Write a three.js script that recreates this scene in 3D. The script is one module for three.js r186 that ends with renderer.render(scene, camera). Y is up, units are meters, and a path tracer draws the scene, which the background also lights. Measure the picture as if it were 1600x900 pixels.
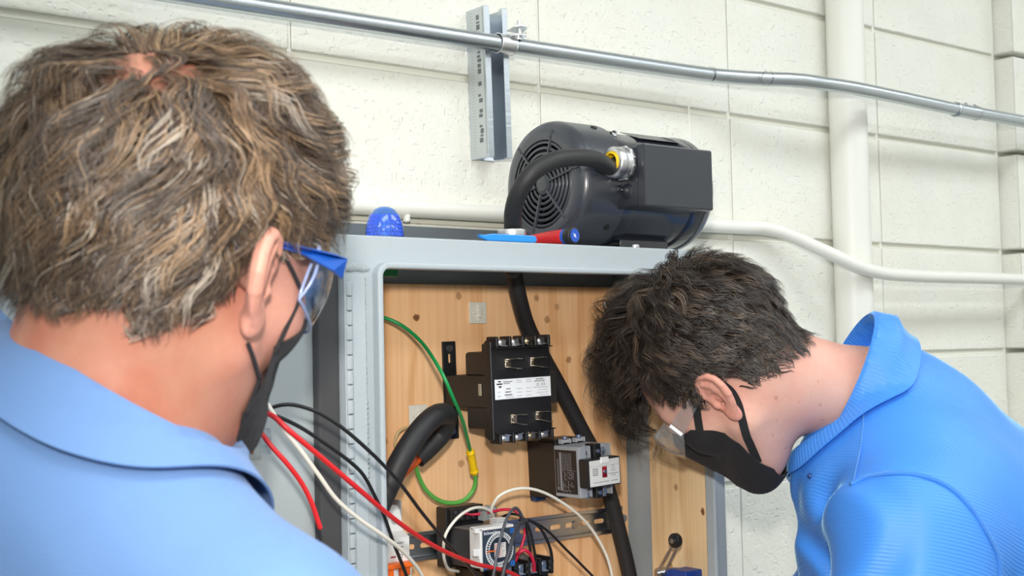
import * as THREE from 'three';
import { RoundedBoxGeometry } from 'three/addons/geometries/RoundedBoxGeometry.js';
import { RectAreaLightUniformsLib } from 'three/addons/lights/RectAreaLightUniformsLib.js';
import { mergeGeometries, toCreasedNormals } from 'three/addons/utils/BufferGeometryUtils.js';

// ------------------------------------------------------------------ camera, light, exposure
const V = (x, y, z) => new THREE.Vector3(x, y, z);
const scene = new THREE.Scene();
const FOCAL = 2000;                                     // in pixels of the 1600 x 900 frame
const camera = new THREE.PerspectiveCamera(2 * Math.atan(450 / FOCAL) * 180 / Math.PI, 16 / 9, 0.05, 40);
camera.position.set(0, 1.5, 1.423);                     // the block wall is the plane z = 0
{
  const ex = V(2500, -40, -2000).normalize();           // the world's axes as the lens sees them
  const ey = V(-0.022, 1, -0.0475); ey.addScaledVector(ex, -ey.dot(ex)).normalize();
  const ez = V().crossVectors(ex, ey);
  const m = new THREE.Matrix4().makeBasis(ex, ey, ez).transpose();
  camera.quaternion.setFromRotationMatrix(m);
}
camera.focus = 1.62; camera.userData.fStop = 11;
camera.updateMatrixWorld(true);
const renderer = new THREE.WebGLRenderer({ antialias: true });
renderer.toneMapping = THREE.LinearToneMapping;
renderer.toneMappingExposure = 0.95;
renderer.shadowMap.enabled = true;
RectAreaLightUniformsLib.init();
scene.background = new THREE.Color(0x000000);
const PANEL_NITS = 5.8, PANEL_GLOW = 2.2, FLASH_CD = 5.6;
const PANELS = [[0.2, 1.3], [2.0, 1.3], [-1.6, 1.3], [0.2, 3.1], [2.0, 3.1], [3.8, 1.3], [3.8, 3.1], [-1.6, 3.1]];
const FLASH_AT = V(-0.012, 1.665, 1.435), FLASH_TO = V(1.18, 1.45, 0.2);
const ROOM = { x0: -2.6, x1: 4.9, y1: 2.95, z1: 4.6 };
for (const [x, z] of PANELS) {                          // ceiling panels: the light of each, just under its diffuser
  const l = new THREE.RectAreaLight(0xf6fbff, PANEL_NITS, 1.18, 0.58);
  l.position.set(x, ROOM.y1 - 0.02, z); l.lookAt(x, 0, z); scene.add(l);
}
{                                                       // the flash just above the lens
  const l = new THREE.SpotLight(0xfff8f0, FLASH_CD, 0, 0.56, 0.85, 2);
  l.position.copy(FLASH_AT); l.target.position.copy(FLASH_TO); l.castShadow = true; l.shadow.radius = 1.6;
  scene.add(l, l.target);
}
// ------------------------------------------------------------------ helpers
const toWorld = (px, py, Z) => V((px - 800) / FOCAL * Z, -(py - 450) / FOCAL * Z, -Z).applyMatrix4(camera.matrixWorld);
const rayDir = (px, py) => V((px - 800) / FOCAL, -(py - 450) / FOCAL, -1).transformDirection(camera.matrixWorld);
const onZ = (px, py, z) => { const d = rayDir(px, py); return camera.position.clone().addScaledVector(d, (z - camera.position.z) / d.z); };
const onX = (px, py, x) => { const d = rayDir(px, py); return camera.position.clone().addScaledVector(d, (x - camera.position.x) / d.x); };
const toPix = (p) => { const q = p.clone().applyMatrix4(camera.matrixWorldInverse); return [Math.round(800 - q.x / q.z * FOCAL), Math.round(450 + q.y / q.z * FOCAL), +(-q.z).toFixed(3)]; };
function rng(seed) { let a = seed >>> 0; return () => { a = a + 0x6D2B79F5 | 0; let t = Math.imul(a ^ a >>> 15, 1 | a); t = t + Math.imul(t ^ t >>> 7, 61 | t) ^ t; return ((t ^ t >>> 14) >>> 0) / 4294967296; }; }
function hash3(x, y, z) { let h = Math.imul(x, 374761393) ^ Math.imul(y, 668265263) ^ Math.imul(z, 1274126177); h = Math.imul(h ^ h >>> 13, 1103515245); return ((h ^ h >>> 16) >>> 0) / 4294967296; }
function noise(x, y, z) {                               // value noise, -1 .. 1
  const i = Math.floor(x), j = Math.floor(y), k = Math.floor(z), f = (t) => t * t * (3 - 2 * t);
  const u = f(x - i), v = f(y - j), w = f(z - k), L = (a, b, t) => a + (b - a) * t;
  const c = (a, b, d) => hash3(i + a, j + b, k + d);
  return 2 * L(L(L(c(0, 0, 0), c(1, 0, 0), u), L(c(0, 1, 0), c(1, 1, 0), u), v), L(L(c(0, 0, 1), c(1, 0, 1), u), L(c(0, 1, 1), c(1, 1, 1), u), v), w) - 1;
}
const fbm = (x, y, z, n = 4) => { let s = 0, a = 0.5; for (let i = 0; i < n; i++) { s += a * noise(x, y, z); x *= 2.03; y *= 2.03; z *= 2.03; a *= 0.5; } return s; };
const clamp = (x, a = 0, b = 1) => Math.min(b, Math.max(a, x));
const sstep = (a, b, x) => { const t = clamp((x - a) / (b - a)); return t * t * (3 - 2 * t); };
const mixn = (a, b, t) => a + (b - a) * t;
const pick = (table, x) => {                            // piecewise linear table [[x, y], ...]
  if (x <= table[0][0]) return table[0][1];
  for (let i = 1; i < table.length; i++) if (x <= table[i][0]) return mixn(table[i - 1][1], table[i][1], (x - table[i - 1][0]) / (table[i][0] - table[i - 1][0]));
  return table[table.length - 1][1];
};
const taken = {};
function numbered(name) { const n = taken[name] = (taken[name] ?? -1) + 1; return n ? `${name}_${String(n).padStart(3, '0')}` : name; }
function shade(o) { o.traverse((m) => { if (m.isMesh) { m.castShadow = true; m.receiveShadow = true; } }); return o; }
function thing(name, label, category, [x, y, z] = [0, 0, 0], group) {
  const o = new THREE.Group(); o.name = numbered(name); o.position.set(x, y, z);
  o.userData = { label, category }; if (group) o.userData.group = group;
  scene.add(o); return o;
}
function solo(name, label, category, geo, mat, [x, y, z] = [0, 0, 0], group) {
  const o = new THREE.Mesh(geo, mat); o.name = numbered(name); o.position.set(x, y, z);
  o.userData = { label, category }; if (group) o.userData.group = group;
  scene.add(shade(o)); return o;
}
function structure(name, o) { o.name = name; o.userData = { kind: 'structure' }; scene.add(shade(o)); return o; }
function part(name, geo, mat, parent, pos, label) {
  const m = new THREE.Mesh(Array.isArray(geo) ? merged(geo) : geo, mat); m.name = name;
  if (pos) m.position.set(...pos);
  if (label) m.userData.label = label;
  parent.add(shade(m)); return m;
}
function sub(name, parent, pos) { const g = new THREE.Group(); g.name = name; if (pos) g.position.set(...pos); parent.add(g); return g; }
function merged(list) {
  return mergeGeometries(list.map((g) => { g = g.index ? g.toNonIndexed() : g; for (const k of Object.keys(g.attributes)) if (!['position', 'normal', 'uv'].includes(k)) g.deleteAttribute(k); if (!g.attributes.uv) g.setAttribute('uv', new THREE.BufferAttribute(new Float32Array(g.attributes.position.count * 2), 2)); return g; }));
}
const box = (w, h, d, r = 0.0008, x = 0, y = 0, z = 0) => new RoundedBoxGeometry(w, h, d, 1, Math.min(r, w / 2.01, h / 2.01, d / 2.01)).translate(x, y, z);
const span = (x0, x1, y0, y1, z0, z1, r = 0.0008) => box(x1 - x0, y1 - y0, z1 - z0, r, (x0 + x1) / 2, (y0 + y1) / 2, (z0 + z1) / 2);
const cyl = (r0, r1, h, n = 24, axis = 'y') => { const g = new THREE.CylinderGeometry(r1, r0, h, n); return axis === 'z' ? g.rotateX(Math.PI / 2) : axis === 'x' ? g.rotateZ(-Math.PI / 2) : g; };
const lathe = (pts, n = 32, axis = 'y') => { const g = new THREE.LatheGeometry(pts.map(([r, y]) => new THREE.Vector2(r, y)), n); return axis === 'z' ? g.rotateX(Math.PI / 2) : axis === 'x' ? g.rotateZ(-Math.PI / 2) : g; };
const curve = (pts) => new THREE.CatmullRomCurve3(pts.map((p) => p.isVector3 ? p : V(...p)), false, 'centripetal');
function tube(pts, r, seg = 48, rad = 10) {
  const c = curve(pts), g = new THREE.TubeGeometry(c, seg, r, rad), ends = [];
  for (const t of [0, 1]) { const e = new THREE.SphereGeometry(r, rad, 6); e.translate(...c.getPoint(t).toArray()); ends.push(e); }
  return merged([g, ...ends]);
}
function plate(outline, depth, bevel = 0, holes = []) {  // outline and holes: arrays of [x, y]; front face at z = depth
  const s = new THREE.Shape(outline.map(([x, y]) => new THREE.Vector2(x, y)));
  for (const h of holes) s.holes.push(new THREE.Path(h.map(([x, y]) => new THREE.Vector2(x, y))));
  const g = new THREE.ExtrudeGeometry(s, { depth: depth - 2 * bevel, bevelEnabled: bevel > 0, bevelThickness: bevel, bevelSize: bevel, bevelOffset: -bevel, bevelSegments: 2, curveSegments: 10 });
  return g.translate(0, 0, bevel);
}
function roundRect(x0, x1, y0, y1, r, n = 6) {
  const p = [];
  for (const [cx, cy, a] of [[x1 - r, y1 - r, 0], [x0 + r, y1 - r, 1], [x0 + r, y0 + r, 2], [x1 - r, y0 + r, 3]]) for (let i = 0; i <= n; i++) { const t = (a + i / n) * Math.PI / 2; p.push([cx + r * Math.cos(t), cy + r * Math.sin(t)]); }
  return p;
}
const circle = (cx, cy, r, n = 20) => Array.from({ length: n }, (_, i) => [cx + r * Math.cos(i / n * 2 * Math.PI), cy + r * Math.sin(i / n * 2 * Math.PI)]);
function dataTex(w, h, fn, srgb) {                      // fn(u, v) -> [r, g, b] 0..1 or a grey number
  const d = new Uint8Array(w * h * 4);
  for (let j = 0, o = 0; j < h; j++) for (let i = 0; i < w; i++, o += 4) {
    const c = fn(i / w, j / h), a = Array.isArray(c);
    for (let k = 0; k < 3; k++) d[o + k] = clamp(a ? c[k] : c) * 255;
    d[o + 3] = 255;
  }
  const t = new THREE.DataTexture(d, w, h); t.magFilter = THREE.LinearFilter; t.minFilter = THREE.LinearFilter;
  t.wrapS = t.wrapT = THREE.RepeatWrapping; if (srgb) t.colorSpace = THREE.SRGBColorSpace; t.needsUpdate = true; return t;
}
function drawn(w, h, draw) {                            // flat print on a canvas
  const c = document.createElement('canvas'); c.width = w; c.height = h; draw(c.getContext('2d'), w, h);
  const t = new THREE.CanvasTexture(c); t.colorSpace = THREE.SRGBColorSpace; return t;
}
const mat = (color, roughness = 0.5, metalness = 0, more = {}) => new THREE.MeshPhysicalMaterial({ color: new THREE.Color().setRGB(...color), roughness, metalness, ...more });
const s2l = (r, g, b) => [r, g, b].map((c) => { c /= 255; return c <= 0.04045 ? c / 12.92 : ((c + 0.055) / 1.055) ** 2.4; });
function uvBox(g, s = 1) {                              // uv in metres, by the way each face points
  g = g.index ? g.toNonIndexed() : g; const p = g.attributes.position, n = g.attributes.normal, uv = new Float32Array(p.count * 2);
  for (let i = 0; i < p.count; i++) {
    const a = Math.abs(n.getX(i)), b = Math.abs(n.getY(i)), c = Math.abs(n.getZ(i));
    const [u, v] = a > b && a > c ? [p.getZ(i), p.getY(i)] : b > c ? [p.getX(i), p.getZ(i)] : [p.getX(i), p.getY(i)];
    uv[2 * i] = u / s; uv[2 * i + 1] = v / s;
  }
  g.setAttribute('uv', new THREE.BufferAttribute(uv, 2)); return g;
}
function place(g, o, x, y, z) { return g.applyMatrix4(new THREE.Matrix4().makeBasis(x, y, z).setPosition(o)); }
function along(g, a, b) {                               // a geometry made along +y, its middle at the origin, put between a and b
  const d = b.clone().sub(a).normalize(), q = new THREE.Quaternion().setFromUnitVectors(V(0, 1, 0), d);
  return g.applyQuaternion(q).translate(...a.clone().add(b).multiplyScalar(0.5).toArray());
}
// ------------------------------------------------------------------ materials shared by many things
const paintBump = dataTex(1024, 512, (u, v) => {        // thick paint rolled over rough block: pimples, pits and drags
  const x = u * 64, y = v * 32;
  let h = 0.5 + 0.35 * fbm(x * 0.35, y * 0.35, 3, 3) + 0.28 * fbm(x * 1.6, y * 1.6, 9, 3);
  const p = noise(x * 2.2, y * 2.2, 21); h -= 0.5 * sstep(0.62, 0.9, p); h += 0.35 * sstep(0.6, 0.9, noise(x * 2.9 + 7, y * 2.9, 5));
  h -= 0.25 * sstep(0.05, 0.0, Math.abs(fbm(x * 0.18, y * 0.3, 40, 3))) * sstep(0.1, 0.4, noise(x * 0.3, y * 0.3, 77));
  return h;
});
const paintColor = dataTex(256, 128, (u, v) => { const n = 0.02 * fbm(u * 9, v * 5, 2, 4), y = 0.012 * fbm(u * 5, v * 4, 12, 3); return [0.925 + n, 0.925 + n, 0.885 + n - y]; }, true);
const M = {
  block: mat([1, 1, 1], 0.55, 0, { map: paintColor, bumpMap: paintBump, bumpScale: 0.0016 }),
  mortar: mat(s2l(226, 226, 214), 0.7),
  whitePaint: mat(s2l(236, 236, 228), 0.42),
  zinc: mat(s2l(198, 205, 212), 0.3, 1, { bumpMap: dataTex(256, 256, (u, v) => 0.5 + 0.5 * fbm(u * 6, v * 60, 1, 3)), bumpScale: 0.0002 }),
  bright: mat(s2l(230, 231, 233), 0.34, 1),
  steel: mat(s2l(190, 192, 195), 0.3, 1),
  hammer: mat(s2l(172, 182, 188), 0.42, 0, { bumpMap: dataTex(512, 512, (u, v) => 0.5 + 0.5 * fbm(u * 90, v * 90, 4, 2)), bumpScale: 0.0004, clearcoat: 0.25, clearcoatRoughness: 0.35 }),
  enclosureIn: mat(s2l(150, 158, 164), 0.5),
  black: mat([0.012, 0.012, 0.014], 0.42),
  blackGloss: mat([0.012, 0.012, 0.014], 0.2),
  rubber: mat([0.018, 0.018, 0.02], 0.55),
  motor: mat(s2l(56, 60, 69), 0.33, 0, { clearcoat: 0.5, clearcoatRoughness: 0.2, bumpMap: dataTex(256, 256, (u, v) => 0.5 + 0.5 * fbm(u * 60, v * 60, 8, 2)), bumpScale: 0.00025 }),
  motorBox: mat(s2l(44, 47, 55), 0.36, 0, { clearcoat: 0.4, clearcoatRoughness: 0.25 }),
  motorDark: mat(s2l(40, 44, 54), 0.2, 0, { clearcoat: 0.8, clearcoatRoughness: 0.12 }),
  gasket: mat(s2l(66, 66, 68), 0.85),
  red: mat(s2l(205, 30, 35), 0.36), blue: mat(s2l(20, 84, 190), 0.36), green: mat(s2l(20, 128, 66), 0.4), yellow: mat(s2l(245, 200, 10), 0.4),
  whitePlastic: mat(s2l(226, 228, 226), 0.42), greyPlastic: mat(s2l(168, 172, 176), 0.45), orange: mat(s2l(240, 105, 20), 0.4),
  clear: mat([0.93, 0.95, 0.97], 0.06, 0, { transmission: 1, thickness: 0, ior: 1.5 }),
  brass: mat(s2l(214, 190, 140), 0.28, 1),
};

// ------------------------------------------------------------------ the room
{
  const { x0, x1, y1, z1 } = ROOM, t = 0.15, cx = (x0 + x1) / 2, w = x1 - x0;
  const concrete = mat(s2l(150, 148, 142), 0.6, 0, { bumpMap: dataTex(256, 256, (u, v) => 0.5 + 0.5 * fbm(u * 20, v * 20, 6, 4)), bumpScale: 0.001 });
  structure('floor', new THREE.Mesh(new THREE.BoxGeometry(w + 2 * t, t, z1 + 2 * t).translate(cx, -t / 2, z1 / 2), concrete));
  structure('ceiling', new THREE.Mesh(new THREE.BoxGeometry(w + 2 * t, t, z1 + 2 * t).translate(cx, y1 + t / 2, z1 / 2), mat(s2l(236, 236, 232), 0.9)));
  structure('wall_front', new THREE.Mesh(new THREE.BoxGeometry(w + 2 * t, y1, t).translate(cx, y1 / 2, z1 + t / 2), M.whitePaint));
  structure('wall_left', new THREE.Mesh(new THREE.BoxGeometry(t, y1, z1).translate(x0 - t / 2, y1 / 2, z1 / 2), M.whitePaint));
  structure('wall_right', new THREE.Mesh(new THREE.BoxGeometry(t, y1, z1).translate(x1 + t / 2, y1 / 2, z1 / 2), M.whitePaint));
  // the block wall: stacked courses of painted concrete block in front of a solid backing
  const wall = structure('wall_back', new THREE.Group());
  const X0 = 0.789, PX = 0.412, Y0 = 1.2705, PY = 0.2032, rows = [-6, 7], cols = [-8, 3];
  part('mortar', span(x0 - t, x1 + t, 0, y1, -t, -0.007, 0.001), M.mortar, wall);
  const blockGeo = (w, h, d, k) => { const g = uvBox(new RoundedBoxGeometry(w, h, d, 2, 0.0042), 1), uv = g.attributes.uv; for (let i = 0; i < uv.count; i++) uv.setXY(i, uv.getX(i) / 0.824 + k * 0.37, uv.getY(i) / 0.412 + k * 0.23); return g; };
  const shapes = [0, 1, 2, 3].map((k) => blockGeo(PX - 0.0022, PY - 0.0085, 0.05, k));
  const r = rng(5);
  for (let j = rows[0]; j <= rows[1]; j++) for (let i = cols[0]; i <= cols[1]; i++) {
    const b = part('concrete_block', shapes[(r() * 4) | 0], M.block, wall, [X0 + (i + 0.5) * PX, Y0 + (j + 0.5) * PY, -0.025 + (r() - 0.5) * 0.0016]);
    b.rotation.z = (r() - 0.5) * 0.004; b.rotation.y = (r() - 0.5) * 0.003;
  }
  for (let i = cols[0]; i <= cols[1] + 1; i++) part('mortar_joint', span(X0 + i * PX - 0.003, X0 + i * PX + 0.003, Y0 + rows[0] * PY, Y0 + (rows[1] + 1) * PY, -0.03, -0.0028, 0.0005), M.whitePaint, wall);
  // the pier at the right, built of the same block, stands a little proud
  const pierX = X0 + 4 * PX + 0.006;
  const pier = [0, 1, 2].map((k) => blockGeo(PX, PY - 0.0085, 0.09, k));
  for (let j = rows[0]; j <= rows[1]; j++) part('concrete_block', pier[(r() * 3) | 0], M.block, wall, [pierX + PX / 2, Y0 + (j + 0.5) * PY, -0.005 + (r() - 0.5) * 0.002]);
  for (let j = rows[0]; j <= rows[1]; j++) for (let i = 0; i < 5; i++) part('concrete_block', shapes[(r() * 4) | 0], M.block, wall, [pierX + PX * (i + 1.5) + 0.006, Y0 + (j + 0.5) * PY, -0.025]);
  // a run of old caulk between two blocks above the motor, painted over
  const cb = onZ(1076, 167, 0), ce = onZ(1078, 229, 0);
  part('caulk_bead', tube([cb, cb.clone().lerp(ce, 0.5).add(V(0.001, 0, 0)), ce], 0.0022, 12, 8), M.whitePaint, wall);
}
{ // ceiling panels
  const glow = mat([0.9, 0.9, 0.9], 0.6, 0, { emissive: new THREE.Color(0xf6fbff), emissiveIntensity: PANEL_GLOW });
  PANELS.forEach(([x, z], k) => {
    const o = thing('ceiling_light', 'flat white ceiling light panel in a thin frame overhead', 'ceiling light', [x, ROOM.y1, z], 'ceiling light panels');
    part('frame', [box(1.26, 0.03, 0.03, 0.003, 0, -0.005, 0.315), box(1.26, 0.03, 0.03, 0.003, 0, -0.005, -0.315), box(0.03, 0.03, 0.6, 0.003, 0.615, -0.005, 0), box(0.03, 0.03, 0.6, 0.003, -0.615, -0.005, 0)], M.whitePaint, o);
    part('diffuser', box(1.2, 0.01, 0.6, 0.001, 0, -0.006, 0), glow, o);
  });
}
{ // the flash that lit the picture: a small head on a stand just behind and above the lens
  const o = thing('photo_flash', 'small flash head on a thin black stand behind the viewpoint', 'flash', [-0.03, 0, 1.53]);
  part('stand', [tube([[0, 0.02, 0], [0, 1.6, 0]], 0.008, 4, 10), tube([[0, 0.3, 0], [0.25, 0.008, 0.05]], 0.006, 4, 8), tube([[0, 0.3, 0], [-0.2, 0.008, 0.2]], 0.006, 4, 8), tube([[0, 0.3, 0], [-0.1, 0.008, -0.24]], 0.006, 4, 8)], M.black, o);
  part('flash_body', box(0.075, 0.05, 0.07, 0.006, 0.006, 1.655, -0.03), M.black, o);
  const glow = mat([0.9, 0.9, 0.9], 0.5, 0, { emissive: new THREE.Color(0xfff8f0), emissiveIntensity: 4 });
  const d = part('flash_window', box(0.065, 0.042, 0.004, 0.002, 0.006, 1.655, -0.0665), glow, o);
}
// ------------------------------------------------------------------ on the wall
{ // vertical pipe painted with the wall
  const o = thing('wall_pipe', 'wide vertical pipe painted white like the block wall behind it', 'pipe', [1.893, 0, 0.031]);
  part('pipe', new THREE.CylinderGeometry(0.0335, 0.0335, ROOM.y1, 40).translate(0, ROOM.y1 / 2, 0), M.whitePaint, o);
  for (const y of [0.5, 2.4]) part('clip', [new THREE.CylinderGeometry(0.036, 0.036, 0.03, 40).translate(0, y, 0), box(0.12, 0.03, 0.006, 0.002, 0, y, -0.027)], M.whitePaint, o);
}
{ // strut channel
  const W = 0.0413, H = 0.21, D = 0.0413, th = 0.0026, lip = 0.0095, ret = 0.007;
  const o = thing('strut_channel', 'short upright galvanized strut channel bolted to the wall, carrying the grey conduit', 'channel', [1.0925, 1.765, 0]);
  const pts = [[-W / 2, 0], [W / 2, 0], [W / 2, D], [W / 2 - lip, D], [W / 2 - lip, D - ret], [W / 2 - lip + th, D - ret], [W / 2 - lip + th, D - th], [W / 2 - th, D - th], [W / 2 - th, th], [-W / 2 + th, th], [-W / 2 + th, D - th], [-W / 2 + lip - th, D - th], [-W / 2 + lip - th, D - ret], [-W / 2 + lip, D - ret], [-W / 2 + lip, D], [-W / 2, D]];
  const g = plate(pts.map(([x, y]) => [x, -y]), H, 0.0006).rotateX(-Math.PI / 2);   // its length stands up along y
  part('channel', uvBox(g, 0.2), M.zinc, o);
  // stamped marks down the side that faces left
  const ink = drawn(64, 512, (c, w, h) => { c.fillStyle = '#c3c9cc'; c.fillRect(0, 0, w, h); const r = rng(9); c.fillStyle = '#6d7276'; for (let y = 8; y < h - 8;) { const l = 5 + r() * 14; if (r() < 0.8) c.fillRect(40 - r() * 5, y, 11 + r() * 6, l); y += l + 3 + r() * 4; } c.fillStyle = '#a4aaae'; for (let y = 6; y < h; y += 11) c.fillRect(8, y, 14, 1.5); });
  const side = new THREE.PlaneGeometry(0.034, H - 0.006).rotateY(-Math.PI / 2).translate(-W / 2 - 0.0003, H / 2, D / 2);
  part('stamped_print', side, mat([1, 1, 1], 0.4, 0.6, { map: ink }), o);
  for (const y of [0.04, 0.17]) part('bolt', [cyl(0.0065, 0.0065, 0.005, 6, 'z').translate(0, y, th + 0.0025), cyl(0.01, 0.01, 0.0014, 20, 'z').translate(0, y, th + 0.0007)], M.zinc, o);
  o.rotation.z = 0.018;
}
const EMT = 0.0117;
{ // grey conduit
  const o = thing('metal_conduit', 'bare galvanized conduit pipe crossing the top of the wall, with two shallow bends', 'conduit', [0, 1.92, 0.053]);
  const at = (px, py, z) => onZ(px, py, z).sub(o.position);
  const y0 = 0, line = [V(-1.9, -0.012, 0), V(0.0, -0.006, 0), V(0.75, -0.003, 0), V(1.25, 0.003, 0), V(1.46, 0.006, 0), V(1.53, 0.007, 0.004), V(1.6, 0.0075, 0.022), V(1.66, 0.008, 0.046), V(1.72, 0.007, 0.058), at(1330, 137, 0.112), at(1400, 151, 0.108), at(1500, 172, 0.1), at(1600, 190, 0.095), V(3.4, -0.01, 0.05), V(4.89, -0.02, 0.03)];
  part('conduit', new THREE.TubeGeometry(curve(line), 220, EMT, 20), M.zinc, o);
  // coupling with its two set screws
  const c0 = at(1492, 171, 0.1), c1 = at(1526, 177, 0.099);
  const cp = part('coupling', along(lathe([[EMT, -0.5], [EMT + 0.0022, -0.49], [EMT + 0.0022, -0.42], [EMT + 0.0012, -0.38], [EMT + 0.0012, 0.44], [EMT + 0.0022, 0.47], [EMT, 0.5]].map(([r, y]) => [r, y * c0.distanceTo(c1)]), 24), c0, c1), M.zinc, o);
  for (const t of [0.3, 0.72]) { const p = c0.clone().lerp(c1, t).add(V(-0.003, 0.0085, 0.0095)); part('set_screw', along(cyl(0.0032, 0.0032, 0.008, 10), p.clone().add(V(0.001, -0.003, -0.003)), p.clone().add(V(-0.001, 0.003, 0.003))), M.bright, cp); }
  // pen marks where it was bent
  for (const px of [[1110, 116], [1199, 122]]) { const k = at(px[0], px[1], px[0] < 1150 ? 0.056 : 0.1); part('pen_mark', new THREE.CylinderGeometry(EMT + 0.00025, EMT + 0.00025, 0.0014, 24, 1, true).rotateZ(Math.PI / 2).translate(...k.toArray()), M.black, o); }
}
{ // the strut clamp that holds it
  const o = thing('conduit_clamp', 'two-piece zinc strut clamp with a bolt gripping the grey conduit at the channel', 'clamp', [1.0945, 1.921, 0.053]);
  const half = (s) => { const p = []; for (let i = 0; i <= 14; i++) { const a = (-0.5 + i / 14) * Math.PI * 0.96; p.push([s * Math.sin(a) * (EMT + 0.0004), s * 0]); } return p; };
  const strap = []; const R = EMT + 0.0012, wd = 0.026;
  for (const s of [-1, 1]) {
    const prof = []; for (let i = 0; i <= 16; i++) { const a = -Math.PI / 2 + i / 16 * Math.PI * 0.93; prof.push([Math.cos(a) * R, Math.sin(a) * R]); }
    const out = prof.map(([a, b]) => [a * 1.14, b * 1.14]);
    const g = plate([...prof, ...out.reverse()], wd, 0.0003).translate(0, 0, -wd / 2).rotateY(-Math.PI / 2);
    strap.push(s > 0 ? g : g.rotateX(Math.PI));
  }
  // each half: a band round the conduit, seen from the front as a wide bright strap
  part('strap', [new THREE.CylinderGeometry(R + 0.0012, R + 0.0012, wd, 32, 1, true).rotateZ(Math.PI / 2), new THREE.TorusGeometry(R + 0.0006, 0.0009, 8, 32).rotateY(Math.PI / 2).translate(wd / 2, 0, 0), new THREE.TorusGeometry(R + 0.0006, 0.0009, 8, 32).rotateY(Math.PI / 2).translate(-wd / 2, 0, 0)], M.bright, o);
  const tab = plate([[-0.013, 0], [0.013, 0], [0.011, 0.016], [0.005, 0.021], [-0.005, 0.021], [-0.011, 0.016]], 0.0018, 0.0003);
  part('tab', tab.clone().rotateX(Math.PI / 2 - 0.25).translate(0.016, EMT + 0.008, 0.001), M.bright, o);
  part('tab', tab.clone().rotateX(Math.PI / 2 - 0.05).translate(0.014, EMT - 0.001, 0.002), M.bright, o);
  part('bolt', [cyl(0.0028, 0.0028, 0.028, 10).translate(0.017, EMT + 0.008, 0.012), cyl(0.0052, 0.0052, 0.004, 6).translate(0.017, EMT + 0.0125, 0.012), cyl(0.0052, 0.0052, 0.004, 6).translate(0.015, EMT - 0.004, 0.012)], M.bright, o);
}
{ // white conduit behind the enclosure
  const o = thing('white_conduit', 'white painted conduit passing behind the motor and stepping down to the right', 'conduit', [0, 1.69, 0.014]);
  const at = (px, py, z) => onZ(px, py, z).sub(o.position);
  const line = [V(-2.55, -0.006, 0), V(0.2, -0.004, 0), V(0.9, -0.001, 0), V(1.3, 0, 0), V(1.55, 0.002, 0), V(1.62, 0.002, 0.002), at(1195, 356, 0.022), at(1230, 366, 0.032), at(1270, 384, 0.048), at(1310, 402, 0.066), at(1345, 418, 0.078), at(1380, 427, 0.078), at(1430, 431, 0.075), at(1600, 437, 0.07), V(3.6, -0.09, 0.04), V(4.88, -0.1, 0.02)];
  part('conduit', new THREE.TubeGeometry(curve(line), 200, 0.0112, 18), M.whitePaint, o);
  part('coupling', [new THREE.CylinderGeometry(0.0136, 0.0136, 0.05, 20).rotateZ(Math.PI / 2).translate(0.925, -0.001, 0), box(0.008, 0.012, 0.01, 0.003, 0.948, -0.014, 0.006)], M.whitePaint, o);
}
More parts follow.
